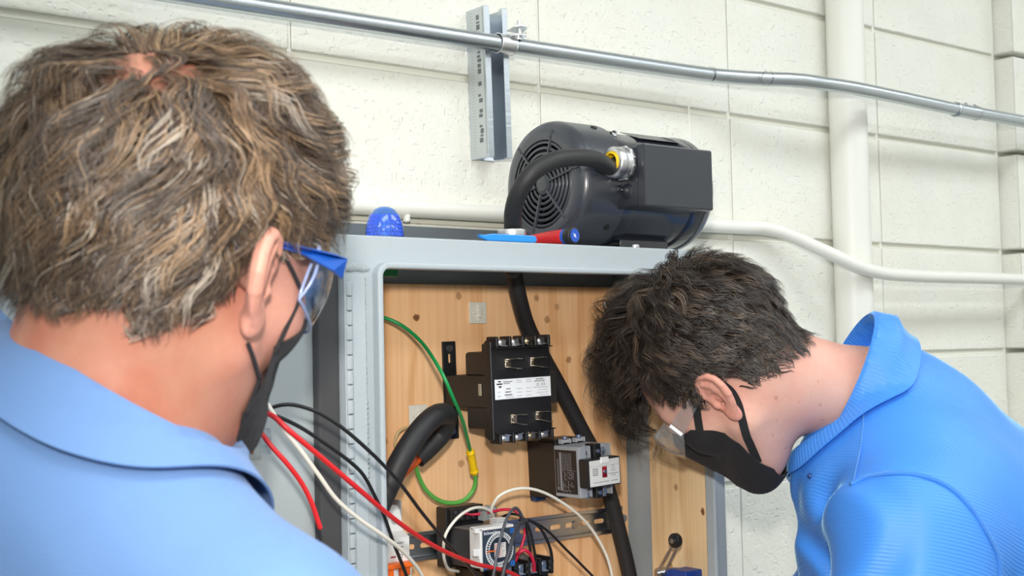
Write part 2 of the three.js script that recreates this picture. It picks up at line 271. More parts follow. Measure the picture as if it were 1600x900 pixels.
// ------------------------------------------------------------------ the enclosure
const ENC = { x0: 0.685, x1: 1.279, y0: 0.87, y1: 1.624, z0: 0.062, zf: 0.268 };
const OPEN = { x0: 0.742, x1: 1.244, y0: 0.92, y1: 1.5885 };
{
  const { x0, x1, y0, y1, z0, zf } = ENC, t = 0.003;
  const o = thing('electrical_enclosure', 'light grey steel electrical enclosure with its door swung open to the left', 'enclosure', [x0, y0, z0]);
  const T = (g) => g.translate(-x0, -y0, -z0);
  part('shell', [span(x0, x1, y0, y1, z0, z0 + t), span(x0, x1, y1 - t, y1, z0, zf - 0.002, 0.001), span(x0, x1, y0, y0 + t, z0, zf - 0.002), span(x0, x0 + t, y0, y1, z0, zf - 0.002), span(x1 - t, x1, y0, y1, z0, zf - 0.002)].map((g) => uvBox(T(g), 0.05)), M.hammer, o);
  part('front_frame', uvBox(T(plate(roundRect(x0, x1, y0, y1, 0.006), 0.0042, 0.0016, [roundRect(OPEN.x0 - 0.004, OPEN.x1 + 0.004, OPEN.y0 - 0.004, OPEN.y1 + 0.004, 0.012)]).translate(0, 0, zf - 0.0042)), 0.05), M.hammer, o);
  part('door_lip', uvBox(T(plate(roundRect(OPEN.x0 - 0.007, OPEN.x1 + 0.007, OPEN.y0 - 0.007, OPEN.y1 + 0.007, 0.015, 8), 0.016, 0.0022, [roundRect(OPEN.x0, OPEN.x1, OPEN.y0, OPEN.y1, 0.009, 8)]).translate(0, 0, zf - 0.004)), 0.05), M.hammer, o);
  // raised strip on the frame that carries the hinge, with the bead that welds it on
  part('hinge_strip', uvBox(T(span(0.697, 0.7245, y0 + 0.05, 1.582, zf - 0.001, zf + 0.0035, 0.0012)), 0.05), M.hammer, o);
  const r = rng(3), weld = [];
  for (let i = 0; i < 9; i++) { const q = onZ(538 + i * 4.2, 420 - 4 * Math.sin(i / 8 * Math.PI) + (r() - 0.5) * 2, zf); weld.push(new THREE.SphereGeometry(1, 12, 8).scale(0.004 + r() * 0.0015, 0.0032 + 0.0028 * Math.sin(i / 8 * Math.PI), 0.0028).translate(q.x - x0, q.y - y0, q.z - z0)); }
  for (let i = 0; i < 46; i++) { const y = 1.578 - i * 0.0052 - r() * 0.002, big = i > 24 && i < 44 ? 1.9 : 0.8; weld.push(new THREE.SphereGeometry(1, 8, 6).scale(0.0011 * big, 0.0019 * (0.6 + 0.4 * big), 0.0012 * big).translate(0.7252 + (r() - 0.5) * 0.0012 - x0, y - y0, zf + 0.0012 - z0)); }
  part('weld_bead', weld, M.hammer, o);
  const hinge = sub('hinge', o, [0.7005 - x0, 0, zf + 0.0042 - z0]);
  const knuckle = lathe([[0.0008, -0.0071], [0.0056, -0.0071], [0.0062, -0.0065], [0.0062, 0.0065], [0.0056, 0.0071], [0.0008, 0.0071]], 14);
  for (let i = 0; i < 42; i++) { const y = 1.566 - i * 0.01535; part('knuckle', uvBox(knuckle.clone(), 0.05), M.hammer, hinge, [i % 2 ? 0 : 0.0004, y - y0, i % 2 ? 0 : -0.0004]); }
  part('hinge_pin', new THREE.CylinderGeometry(0.002, 0.002, 0.65, 10).translate(0, 1.25 - y0, 0), M.steel, hinge);
  // the door, swung right round so that its inside faces the room
  const door = sub('door', o, [0.694 - x0, 0, zf + 0.008 - z0]);
  const dw = 0.585, dy0 = 0.9 - y0, dy1 = 1.5985 - y0;
  part('door_panel', uvBox(span(-dw, -0.004, dy0, dy1, -0.012, -0.0095, 0.0008), 0.05), mat(s2l(168, 176, 178), 0.45), door);
  part('door_flange', [span(-dw, -0.004, dy1 - 0.0025, dy1, -0.012, 0.009), span(-dw, -0.004, dy0, dy0 + 0.0025, -0.012, 0.009), span(-0.0065, -0.004, dy0, dy1, -0.012, 0.009), span(-dw, -dw + 0.0025, dy0, dy1, -0.012, 0.009)].map((g) => uvBox(g, 0.05)), M.hammer, door);
  part('gasket', [span(-0.036, -0.0075, dy0 + 0.004, dy1 - 0.004, -0.0095, 0.002, 0.003), span(-dw + 0.004, -dw + 0.032, dy0 + 0.004, dy1 - 0.004, -0.0095, 0.002, 0.003), span(-dw + 0.03, -0.034, dy1 - 0.032, dy1 - 0.004, -0.0095, 0.002, 0.003), span(-dw + 0.03, -0.034, dy0 + 0.004, dy0 + 0.032, -0.0095, 0.002, 0.003)], M.gasket, door, undefined, 'dark grey foam gasket');
  door.rotation.y = 0.2;
  // feet to the wall and a rail below: it hangs on the wall by four standoffs
  for (const [x, y] of [[0.72, 0.9], [1.24, 0.9], [0.72, 1.58], [1.24, 1.58]]) part('standoff', T(cyl(0.012, 0.012, z0 + 0.002, 16, 'z').translate(x, y, z0 / 2)), M.zinc, o);
}
const woodTex = (seed, tone, knots, fine) => dataTex(700, 900, (u, v) => {
  const x = u, y = v; let w = 0;
  for (const [kx, ky, kr] of knots) { const d = Math.hypot((x - kx) * 0.6, (y - ky) * 0.28); w += kr * Math.exp(-d * d / 0.0007) * (x > kx ? 1 : -1); }
  const warp = 0.05 * fbm(x * 2, y * 1.3, seed, 3) + w;
  const ringA = fbm((x + warp) * 13, y * 0.55, seed + 4, 2), ring = 0.5 + 0.5 * Math.sin((x + warp) * 52 + 9 * ringA);
  const grain = fbm(x * 210, y * 5, seed + 9, 3), blot = fbm(x * 4, y * 3, seed + 14, 4);
  const torn = sstep(0.25, 0.5, fbm(x * 5 + 3, y * 4, seed + 33, 3)) * 0.5;
  let k = 0.12 * ring ** 4 + 0.09 * grain * fine - 0.12 * blot - 0.1 * torn + 0.06;
  let c = [tone[0] - k * 0.42, tone[1] - k * 0.62, tone[2] - k * 0.72];
  for (const [kx, ky, kr] of knots) { const d = Math.hypot((x - kx) * 0.6, (y - ky) * 0.72) + 0.0012 * noise(x * 300, y * 300, seed); const m = sstep(0.0062, 0.003, d) * 0.85 * Math.min(1, kr * 40); c = [mixn(c[0], 0.42, m), mixn(c[1], 0.24, m), mixn(c[2], 0.12, m)]; }
  return c;
}, true);
const WOOD = { x0: 0.692, x1: 1.2665, y0: 0.885, y1: 1.584, z: 0.095 };
{ // plywood back panel, standing on four spacers in the enclosure
  const g = uvBox(span(WOOD.x0, WOOD.x1, WOOD.y0, WOOD.y1, WOOD.z - 0.018, WOOD.z, 0.001), 1), uv = g.attributes.uv;
  const w = WOOD.x1 - WOOD.x0, h = WOOD.y1 - WOOD.y0;
  for (let i = 0; i < uv.count; i++) uv.setXY(i, (uv.getX(i) - WOOD.x0) / w, (uv.getY(i) - WOOD.y0) / h);
  const kn = [[650, 497], [588, 463], [716, 463], [838, 466], [931, 485], [855, 500], [601, 690], [888, 563], [720, 725], [870, 480]].map(([px, py], i) => { const p = onZ(px, py, WOOD.z); return [(p.x - WOOD.x0) / w, (p.y - WOOD.y0) / h, [0.03, 0.02, 0.012, 0.012, 0.01, 0.012, 0.008, 0.014, 0.01, 0.008][i]]; });
  const o = thing('plywood_panel', 'tan plywood back panel with knots, filling the inside of the grey enclosure', 'panel', [0, 0, 0]);
  part('board', g, mat([1, 1, 1], 0.6, 0, { map: woodTex(3, [0.99, 0.805, 0.61], kn, 1) }), o);
  for (const [x, y] of [[0.75, 0.93], [1.2, 0.93], [0.75, 1.55], [1.2, 1.55]]) part('spacer', cyl(0.01, 0.01, 0.013, 14, 'z').translate(x, y, 0.0705), M.zinc, o);
}
{ // pale board on the right-hand side wall
  const g = uvBox(span(1.2585, 1.2758, 0.9, 1.575, 0.148, 0.2525, 0.0012), 1), uv = g.attributes.uv;
  for (let i = 0; i < uv.count; i++) uv.setXY(i, (uv.getX(i) - 0.148) / 0.44 + 0.11, (uv.getY(i) - 0.9) / 0.675);
  const kn = [[1098, 800], [1056, 762], [1048, 885]].map(([px, py], i) => { const p = onX(px, py, 1.2585); return [(p.z - 0.148) / 0.44 + 0.11, (p.y - 0.9) / 0.675, [0.05, 0.012, 0.012][i]]; });
  solo('side_board', 'pale knotty pine board fixed upright to the inner right side of the enclosure', 'board', g, mat([1, 1, 1], 0.6, 0, { map: woodTex(41, [0.985, 0.88, 0.71], kn, 0.8) }));
}
// ------------------------------------------------------------------ things mounted in the enclosure
const screwHead = (r, h) => [cyl(r, r * 0.92, h, 14, 'z').translate(0, 0, h / 2), box(r * 1.5, r * 0.28, h * 0.3, 0.0002, 0, 0, h)];
function screw(parent, x, y, z, r, h, m, name = 'screw') { return part(name, screwHead(r, h), m, parent, [x, y, z]); }
const wearMetal = mat(s2l(214, 206, 190), 0.25, 1);
{ // control transformer
  const o = thing('control_transformer', 'large black control transformer with a white label and two rows of silver terminals', 'transformer', [0.948, 1.4495, WOOD.z]);
  o.rotation.z = 0.022;
  const foot = plate(roundRect(0, 0.0205, -0.0625, 0.0615, 0.001), 0.0028, 0.0005, [roundRect(0.0085, 0.0125, 0.034, 0.046, 0.0019), roundRect(0.0085, 0.0125, -0.05, -0.036, 0.0019)]);
  for (const x of [0, 0.083]) { const f = part('mounting_foot', foot.clone(), M.black, o, [x, 0, 0.0005]); screw(f, 0.0105, 0.0525, 0.0028, 0.0045, 0.002, M.steel); screw(f, 0.0105, -0.0525, 0.0028, 0.0045, 0.002, M.steel); }
  const lam = dataTex(256, 4, (u) => 0.5 + 0.5 * Math.sin(u * 2 * Math.PI * 40));
  part('core', uvBox(span(0.001, 0.1055, -0.021, 0.0185, 0.003, 0.1, 0.001), 0.1), mat([0.02, 0.018, 0.016], 0.5, 0, { bumpMap: lam, bumpScale: 0.0003 }), o);
  part('rating_tag', span(-0.0004, 0.0012, -0.006, 0.0085, 0.075, 0.08, 0.0003), mat(s2l(170, 160, 140), 0.5), o);
  for (const s of [1, -1]) {
    const yy = (a, b) => s > 0 ? [a, b] : [-b - 0.001, -a - 0.001];
    part('coil_cover', [span(0.004, 0.092, ...yy(0.017, 0.0475), 0.043, 0.089, 0.004), span(0.002, 0.094, ...yy(0.017, 0.058), 0.08, 0.092, 0.003)], M.black, o);
  }
  part('terminal_face', [span(-0.001, 0.0935, -0.0605, 0.061, 0.09, 0.1025, 0.0022), span(0.0005, 0.092, 0.0505, 0.0518, 0.1, 0.1105, 0.0004), span(0.0005, 0.092, -0.052, -0.0507, 0.1, 0.1105, 0.0004)], M.black, o);
  for (const s of [1, -1]) for (let i = 0; i < 5; i++) part('barrier', span(0.0035 + i * 0.0205, 0.0078 + i * 0.0205, s > 0 ? 0.0515 : -0.0645, s > 0 ? 0.0655 : -0.0515, 0.089, 0.1095, 0.0016), M.black, o);
  for (const s of [1, -1]) for (let i = 0; i < 4; i++) {
    const g = [box(0.0118, 0.0075, 0.0016, 0.0003), box(0.0098, 0.0014, 0.006, 0.0003, 0, -0.0038, 0.003), cyl(0.0036, 0.0034, 0.0032, 14, 'z').translate(0.0002, 0.0005, 0.002), box(0.005, 0.0009, 0.0008, 0.0002, 0, 0.0005, 0.0037)];
    const p = part('terminal', g, i === 2 ? wearMetal : M.bright, o, [0.0159 + i * 0.0205, s * 0.0577, 0.1042]); p.rotation.z = (i % 2 ? 0.12 : -0.1) + (s < 0 ? Math.PI : 0);
  }
  for (const [x, y] of [[0.026, 0.0325], [0.066, 0.0325], [0.0315, -0.0355], [0.071, -0.0345]]) {
    const c = part('fuse_clip', [box(0.0095, 0.0105, 0.001, 0.0003, 0, 0, 0.0005), box(0.0075, 0.0009, 0.021, 0.0003, 0.002, 0, 0.0105).rotateX(-0.06).translate(0, 0.0045, 0), box(0.0075, 0.0009, 0.021, 0.0003, 0.002, 0, 0.0105).rotateX(0.1).translate(0, -0.0045, 0), cyl(0.0034, 0.003, 0.003, 14, 'z').translate(-0.001, 0, 0.0025), box(0.0046, 0.0008, 0.0008, 0.0002, -0.001, 0, 0.004)], wearMetal, o, [x, y, 0.1025]);
    c.rotation.z = -0.06;
  }
  const label = drawn(704, 220, (c, w, h) => {
    c.fillStyle = '#eef1f6'; c.fillRect(0, 0, w, h); c.fillStyle = '#15161a';
    c.beginPath(); c.moveTo(34, 26); c.quadraticCurveTo(58, 8, 84, 24); c.lineTo(64, 34); c.fill(); c.fillRect(24, 44, 70, 15); c.beginPath(); c.moveTo(40, 74); c.lineTo(92, 74); c.lineTo(66, 98); c.fill();
    const r = rng(11), row = (x, y, wd, hh, col) => { c.fillStyle = col; for (let k = x; k < x + wd;) { const l = 4 + r() * 11; c.fillRect(k, y, Math.min(l, x + wd - k), hh); k += l + 3 + r() * 3; } };
    row(108, 24, 110, 12, '#33353c'); row(108, 44, 84, 10, '#44464e'); row(140, 102, 52, 13, '#33353c'); row(128, 136, 74, 14, '#24262c'); row(118, 168, 100, 15, '#24262c'); row(130, 198, 110, 8, '#777b84');
    row(30, 130, 40, 20, '#c3c7cf'); row(30, 176, 40, 20, '#c3c7cf');
    for (const x of [270, 390]) for (const y of [18, 40, 110, 150, 190]) row(x, y, 70, 8, '#a5a9b3');
    row(520, 16, 90, 12, '#33353c'); row(500, 38, 130, 12, '#44464e'); c.strokeStyle = '#555962'; c.lineWidth = 4; c.beginPath(); c.arc(540, 84, 14, 0, 7); c.stroke(); c.strokeRect(590, 72, 40, 20); row(480, 112, 190, 6, '#777b84'); row(550, 140, 120, 8, '#b3b7bf'); row(520, 170, 150, 8, '#b3b7bf'); row(560, 196, 110, 8, '#b3b7bf');
  });
  part('label', new THREE.PlaneGeometry(0.0885, 0.0243), mat([1, 1, 1], 0.4, 0, { map: label }), o, [0.048, 0.0012, 0.1029], 'white printed rating label');
}
{ // contactor
  const o = thing('contactor', 'grey and black contactor with a white front cover, right of the transformer', 'contactor', [1.0815, 1.341, WOOD.z]);
  o.rotation.z = 0.035;
  part('base', [span(0.003, 0.054, -0.037, 0.036, 0.0005, 0.059, 0.0015), span(0.006, 0.05, 0.034, 0.0395, 0.02, 0.055, 0.001)], M.black, o);
  part('mounting_plate', span(0.004, 0.022, -0.044, -0.036, 0.0005, 0.012, 0.001), mat(s2l(20, 60, 110), 0.4), o);
  for (const x of [0.012, 0.036]) { const k = part('coil_terminal', [box(0.01, 0.004, 0.008, 0.0006), box(0.002, 0.006, 0.008, 0.0004, -0.007, 0, 0), box(0.002, 0.006, 0.008, 0.0004, 0.007, 0, 0)], M.greyPlastic, o, [x + 0.004, 0.037, 0.063]); part('screw', cyl(0.0034, 0.0034, 0.003, 14).translate(0, 0.0045, 0), mat(s2l(150, 165, 205), 0.3, 0.7), k); }
  const body = part('housing', [span(0, 0.0555, -0.0325, 0.0325, 0.0585, 0.096, 0.0012), span(0, 0.0125, -0.0325, 0.0325, 0.094, 0.107, 0.001), span(0.0185, 0.0205, -0.0325, 0.0325, 0.094, 0.107, 0.0006), span(0.035, 0.037, -0.0325, 0.0325, 0.094, 0.107, 0.0006), span(0.0535, 0.0555, -0.0325, 0.0325, 0.094, 0.107, 0.0006)], mat(s2l(160, 165, 172), 0.45), o);
  const side = drawn(340, 420, (c, w, h) => {
    c.fillStyle = '#1c1c20'; c.fillRect(0, 0, w, h); c.fillStyle = '#8e929a'; c.fillRect(70, 24, 34, h - 48);
    const r = rng(31); c.fillStyle = '#9a9da4';
    for (let i = 0; i < 6; i++) for (let y = 30; y < 190;) { const l = 5 + r() * 14; c.fillRect(120 + i * 25, y, 8, l); y += l + 5; }
    for (let i = 0; i < 7; i++) for (let y = 210; y < h - 30;) { const l = 6 + r() * 20; if (r() < 0.55) c.fillRect(116 + i * 26, y, 9, l); y += l + 6; }
    c.strokeStyle = '#a9acb2'; c.lineWidth = 2; c.beginPath(); c.moveTo(114, 196); c.lineTo(w - 20, 196); c.stroke();
    c.fillStyle = '#0b0b0d'; for (let i = 0; i < 4; i++) { c.fillRect(125 + i * 44, 300, 24, 26); c.fillRect(125 + i * 44, 360, 24, 22); }
    c.strokeStyle = '#c5c8ce'; c.lineWidth = 3; c.strokeRect(26, h - 60, 26, 30); c.fillStyle = '#c5c8ce'; c.font = 'bold 22px sans-serif'; c.fillText('D', 31, h - 37);
    c.save(); c.translate(54, h - 80); c.rotate(-Math.PI / 2); c.fillStyle = '#8b8e95'; for (let k = 0; k < 250; k += 14) c.fillRect(k, -22, 9, 18); c.restore();
  });
  part('side_label', new THREE.PlaneGeometry(0.042, 0.0555).rotateY(-Math.PI / 2), mat([1, 1, 1], 0.35, 0, { map: side }), o, [-0.0004, 0, 0.0815], 'black printed data label');
  part('slider', [span(0.0225, 0.0335, -0.0345, 0.0345, 0.094, 0.1125, 0.001)], M.black, o);
  for (const y of [0.0255, -0.0275]) { screw(o, 0.028, y, 0.1125, 0.0029, 0.0016, M.bright); for (const x of [0.0155, 0.0455]) part('terminal', [box(0.0052, 0.0105, 0.002, 0.0004), ...screwHead(0.0028, 0.002).map((g) => g.translate(0, 0, 0.001))], M.bright, o, [x, y - 0.002, 0.1015]); }
  const cover = part('cover', plate(roundRect(-0.002, 0.054, -0.0185, 0.0175, 0.002), 0.017, 0.001, []), M.black, o, [0, 0, 0.108]);
  const front = drawn(540, 350, (c, w, h) => {
    c.fillStyle = '#dfe0de'; c.fillRect(0, 0, w, h); c.strokeStyle = '#9a9b9c'; c.lineWidth = 3; c.beginPath(); c.moveTo(0, 84); c.lineTo(w, 84); c.stroke();
    c.strokeStyle = '#3c3d40'; c.lineWidth = 8; c.strokeRect(66, 116, 76, 84); c.lineWidth = 7; c.beginPath(); c.moveTo(90, 138); c.lineTo(106, 138); c.quadraticCurveTo(122, 138, 122, 158); c.quadraticCurveTo(122, 178, 106, 178); c.lineTo(90, 178); c.closePath(); c.stroke();
    c.fillStyle = '#7c0f1a'; c.fillRect(226, 96, 86, 150); c.fillStyle = '#a81824'; c.fillRect(238, 100, 64, 60);
    const r = rng(17); c.fillStyle = '#77797d'; for (const [x, y, l] of [[392, 92, 60], [392, 124, 60], [386, 156, 72], [340, 198, 160], [390, 222, 70]]) for (let k = x; k < x + l;) { const q = 6 + r() * 12; c.fillRect(k, y, q, 10); k += q + 5; }
    for (let k = 70; k < 480;) { const q = 8 + r() * 16; if (k < 350 || k > 380) c.fillRect(k, 296, q, 11); k += q + 7; }
  });
  part('face_plate', new THREE.PlaneGeometry(0.0515, 0.0325), mat([1, 1, 1], 0.35, 0, { map: front }), cover, [0.0262, -0.0006, 0.0174], 'white printed plate with a red window');
  part('latch', span(0.0195, 0.0325, 0.011, 0.019, 0.0165, 0.0195, 0.0008), mat(s2l(242, 242, 242), 0.4), cover);
  screw(cover, 0.0262, 0.0005, 0.0176, 0.0026, 0.0016, M.bright);
}
const RAILY = 1.2585;
{ // DIN rail
  const o = thing('din_rail', 'slotted zinc mounting rail running level across the lower plywood panel', 'rail', [0.79, RAILY, WOOD.z]);
  const L = 0.458, slots = [];
  for (let i = 0; i < 17; i++) slots.push(roundRect(0.012 + i * 0.0265, 0.03 + i * 0.0265, -0.0032, 0.0032, 0.0031));
  const web = plate([[0, -0.0128], [L, -0.0128], [L, 0.0128], [0, 0.0128]], 0.0012, 0, slots).translate(0, 0, 0.0004);
  part('rail', [web, span(0, L, 0.0122, 0.0135, 0.0004, 0.0078, 0.0003), span(0, L, -0.0135, -0.0122, 0.0004, 0.0078, 0.0003), span(0, L, 0.0122, 0.0178, 0.0066, 0.0078, 0.0004), span(0, L, -0.0178, -0.0122, 0.0066, 0.0078, 0.0004)].map((g) => uvBox(g, 0.1)), M.zinc, o);
  for (const [px, py] of [[898, 820], [974, 815]]) { const p = onZ(px, py, WOOD.z + 0.002); screw(o, p.x - 0.79, -0.0005, 0.0015, 0.0055, 0.003, M.steel); }
}
{ // plug-in timer on its socket
  const a = onZ(752, 829, 0.192), b = onZ(806, 885, 0.192), w = b.x - a.x, h = a.y - b.y;
  const o = thing('timer_relay', 'small plug-in timer with a round white dial, mounted on the slotted rail', 'timer', [a.x, b.y, WOOD.z]);
  const zz = 0.192 - WOOD.z;
  part('socket', [span(-0.004, 0.055, -0.004, h + 0.0215, 0.009, 0.03, 0.0015), span(0, 0.05, h + 0.004, h + 0.02, 0.028, 0.036, 0.001)], M.black, o);
  for (let i = 0; i < 5; i++) for (let k = 0; k < 2; k++) part('pin_hole', cyl(0.0024, 0.0024, 0.0016, 10, 'z'), mat([0.05, 0.05, 0.055], 0.4), o, [0.006 + i * 0.0092, h + 0.0085 + k * 0.007, 0.0364]);
  part('body', span(0.0015, w - 0.001, 0.001, h - 0.001, 0.03, zz - 0.006, 0.002), mat(s2l(50, 52, 56), 0.4), o);
  part('body_band', span(0.001, w - 0.0005, h - 0.0022, h - 0.0008, 0.04, zz - 0.012, 0.0004), mat(s2l(120, 118, 114), 0.4), o);
  part('bracket', [span(-0.003, 0.001, 0.004, h + 0.002, zz - 0.02, zz + 0.001, 0.0008), span(-0.003, w * 0.95, h - 0.0006, h + 0.003, zz - 0.018, zz + 0.001, 0.0008), span(-0.009, 0, h - 0.003, h + 0.003, zz - 0.005, zz, 0.0008), span(-0.011, -0.002, h * 0.38, h * 0.56, zz - 0.006, zz, 0.0012), plate([[-0.005, h * 0.42], [-0.0005, h * 0.42], [0.004, 0], [0.001, 0]], 0.005, 0.0006).translate(0, 0, zz - 0.005), ...[0, 1, 2, 3].map((i) => span(w * 0.6, w * 0.93, h + 0.003 + i * 0.0019, h + 0.004 + i * 0.0019, zz - 0.024, zz - 0.01, 0.0004))], mat(s2l(232, 233, 232), 0.4), o, undefined, 'white plastic bracket');
  const face = drawn(640, 640, (c, W, H) => {
    c.fillStyle = '#38424f'; c.fillRect(0, 0, W, H); c.fillStyle = '#e6eaf0'; c.font = 'bold 66px sans-serif'; c.fillText('Schneider', 24, 74); c.font = '30px sans-serif'; c.fillText('Electric', 330, 76 - 46 + 46);
    c.fillStyle = '#1f78e0'; for (const [x, y] of [[548, 20], [20, 548], [548, 548]]) c.fillRect(x, y, 70, 70); c.fillStyle = '#38424f'; for (const [x, y] of [[548, 20], [20, 548], [548, 548]]) { c.beginPath(); c.arc(x + 35, y + 35, 17, 0, 7); c.fill(); }
    c.fillStyle = '#2a333f'; c.beginPath(); c.arc(330, 336, 262, 0, 7); c.fill();
  });
  part('face', [span(0.001, w, 0, h, zz - 0.006, zz, 0.001)], mat(s2l(56, 66, 79), 0.35), o);
  part('face_print', new THREE.PlaneGeometry(w - 0.002, h - 0.001), mat([1, 1, 1], 0.3, 0, { map: face }), o, [w / 2 + 0.0005, h / 2, zz + 0.0003]);
  const R = w * 0.4, dial = sub('dial', o, [w * 0.52, h * 0.475, zz + 0.0004]);
  part('ring', [new THREE.TorusGeometry(R, 0.0008, 8, 40), new THREE.TorusGeometry(R * 0.77, 0.0006, 8, 40), ...Array.from({ length: 40 }, (_, i) => box(R * 0.24, 0.0011, 0.0012, 0.0002, R * 0.885, 0, 0.0004).rotateZ(i / 40 * 2 * Math.PI))], mat(s2l(214, 218, 222), 0.4), dial);
  const hub = drawn(256, 256, (c, W, H) => { c.fillStyle = '#dcd6d2'; c.fillRect(0, 0, W, H); const r = rng(4); c.fillStyle = '#c2444a'; for (let y = 20; y < 240; y += 34) for (let k = 16; k < 120;) { const q = 8 + r() * 20; c.fillRect(k, y, q, 18); k += q + 8; } c.fillStyle = '#8a8a90'; for (let y = 20; y < 240; y += 40) c.fillRect(150, y, 70 * r() + 20, 12); });
  part('hub_label', new THREE.PlaneGeometry(R * 0.85, R * 0.85), mat([1, 1, 1], 0.4, 0, { map: hub }), dial, [0.0005, -0.0005, 0.0006]);
  part('pointer', box(R * 0.6, 0.0016, 0.001, 0.0003, -R * 0.68, -0.0005, 0.001), M.orange, dial, undefined, 'orange pointer');
  part('release_clip', [lathe([[0.0005, -0.007], [0.0075, -0.007], [0.0075, 0.005], [0.0045, 0.007], [0.0005, 0.007]], 20, 'z'), ...[0, 1, 2, 3, 4].map((i) => box(0.0012, 0.017, 0.012, 0.0004, -0.014 + i * 0.0022, -0.002, 0))], mat(s2l(176, 184, 184), 0.3, 0, { transmission: 0.3, thickness: 0 }), o, [0.05, h + 0.0145, 0.05], 'translucent grey clip');
}
{ // two-pole breaker
  const o = thing('circuit_breaker', 'white two-pole circuit breaker with orange levers at the left end of the rail', 'breaker', [0.806, 1.214, WOOD.z]);
  const prof = [[0, 0.008], [0.012, 0.044], [0.03, 0.05], [0.036, 0.062], [0.068, 0.062], [0.074, 0.05], [0.098, 0.044], [0.103, 0.038], [0.104, 0.01], [0.1, 0.006], [0.004, 0.006]];
  for (const k of [0, 1]) {
    const p = part('pole', plate(prof.map(([y, z]) => [y, z]), 0.0222, 0.0006).applyMatrix4(new THREE.Matrix4().makeBasis(V(0, 1, 0), V(0, 0, 1), V(1, 0, 0))).translate(k * 0.0232, 0, 0), M.whitePlastic, o);
    part('side_plate', span(k * 0.0232 + 0.0212, k * 0.0232 + 0.0228, 0.07, 0.109, 0.006, 0.046, 0.012), M.greyPlastic, p);
    part('terminal_screw', [cyl(0.0045, 0.0045, 0.006, 16, 'z')], M.greyPlastic, p, [k * 0.0232 + 0.011, 0.086, 0.0455]);
  }
  const print = drawn(300, 200, (c, w, h) => { c.fillStyle = '#e6e8e6'; c.fillRect(0, 0, w, h); c.fillStyle = '#30343a'; c.font = 'bold 26px sans-serif'; c.fillText('Schneider', 120, 44); c.fillRect(150, 70, 90, 8); c.strokeStyle = '#40444a'; c.lineWidth = 5; for (let i = 0; i < 3; i++) { c.beginPath(); c.moveTo(40 + i * 20, 90); c.lineTo(40 + i * 20, 130); c.stroke(); } c.fillStyle = '#9b2231'; c.fillRect(120, 148, 50, 14); c.strokeRect(190, 140, 40, 24); });
  part('front_print', new THREE.PlaneGeometry(0.044, 0.026), mat([1, 1, 1], 0.4, 0, { map: print }), o, [0.0228, 0.0535, 0.0624]);
  part('lever', [span(0.001, 0.045, 0.034, 0.0405, 0.058, 0.074, 0.002), span(0.004, 0.0185, 0.024, 0.036, 0.056, 0.07, 0.002), span(0.0272, 0.0415, 0.024, 0.036, 0.056, 0.07, 0.002)], M.orange, o, undefined, 'orange linked levers');
  part('guard', [span(0.018, 0.028, 0.012, 0.034, 0.05, 0.066, 0.002), span(0.041, 0.046, 0.012, 0.034, 0.05, 0.066, 0.002), span(0, 0.0455, 0.004, 0.016, 0.04, 0.062, 0.002)], M.whitePlastic, o);
}
{ // black terminal block at the bottom
  const a = onZ(790, 874, 0.185), o = thing('relay_socket', 'black relay socket with silver screw terminals at the bottom edge of the view', 'relay socket', [a.x, 1.165, WOOD.z]);
  const w = 0.083, top = a.y - 1.165 - 0.004;
  part('base', [span(-0.012, w - 0.004, 0, top - 0.012, 0.001, 0.06, 0.002), span(-0.006, w - 0.008, 0.006, top - 0.006, 0.058, 0.082, 0.002)], M.black, o);
  for (let i = 0; i < 5; i++) part('barrier', span(-0.004 + i * 0.0185, 0.0002 + i * 0.0185, top - 0.022, top - 0.001, 0.06, 0.093, 0.0014), M.blackGloss, o);
  for (let i = 0; i < 4; i++) part('terminal', [box(0.0105, 0.011, 0.0018, 0.0004), ...screwHead(0.0038, 0.003), box(0.009, 0.0016, 0.007, 0.0003, 0, -0.006, 0.003)], M.bright, o, [0.0073 + i * 0.0185, top - 0.0115, 0.085]);
  part('front_cover', span(0, w - 0.014, 0.01, top - 0.024, 0.08, 0.095, 0.003), M.black, o);
  const dome = onZ(818, 874, 0.16);
  part('relay_dome', new THREE.SphereGeometry(0.013, 20, 12).scale(1, 1.1, 1).translate(dome.x - a.x, dome.y - 1.165 - 0.006, 0.06), mat([0.45, 0.46, 0.48], 0.15, 0, { transmission: 0.8, thickness: 0 }), o, undefined, 'smoky clear cover');
}
// adhesive cable-tie mounts
[[745, 489, 'white square cable tie mount alone near the top of the plywood'], [652, 650, 'white square cable tie mount just above the thick black cable bend']].forEach(([px, py, label], i) => {
  const p = onZ(px, py, WOOD.z), o = thing('cable_tie_mount', label, 'cable mount', [p.x, p.y, WOOD.z]);
  part('pad', box(0.0275, 0.028, 0.003, 0.0008, 0, 0, 0.0017), mat(s2l(222, 220, 208), 0.5), o);
  part('saddle', [box(0.006, 0.013, 0.005, 0.0012, 0, 0, 0.005), box(0.019, 0.003, 0.003, 0.0008, 0, 0, 0.0035), box(0.003, 0.021, 0.003, 0.0008, 0, 0, 0.0035), new THREE.TorusGeometry(0.005, 0.0018, 8, 14, Math.PI).rotateY(0.4).translate(0.001, 0, 0.004)], mat(s2l(226, 224, 214), 0.45), o);
});
{ // small bright clip on the panel beside the hair
  const p = onZ(949, 478, WOOD.z), o = thing('wire_clip', 'small shiny metal clip on the plywood just left of the dark curly hair', 'clip', [p.x, p.y, WOOD.z]);
  part('plate', box(0.014, 0.01, 0.002, 0.0006, 0, 0, 0.001), M.bright, o);
  for (const x of [-0.0035, 0.0035]) part('lug', box(0.004, 0.009, 0.004, 0.0012, x, 0, 0.003), M.bright, o);
}
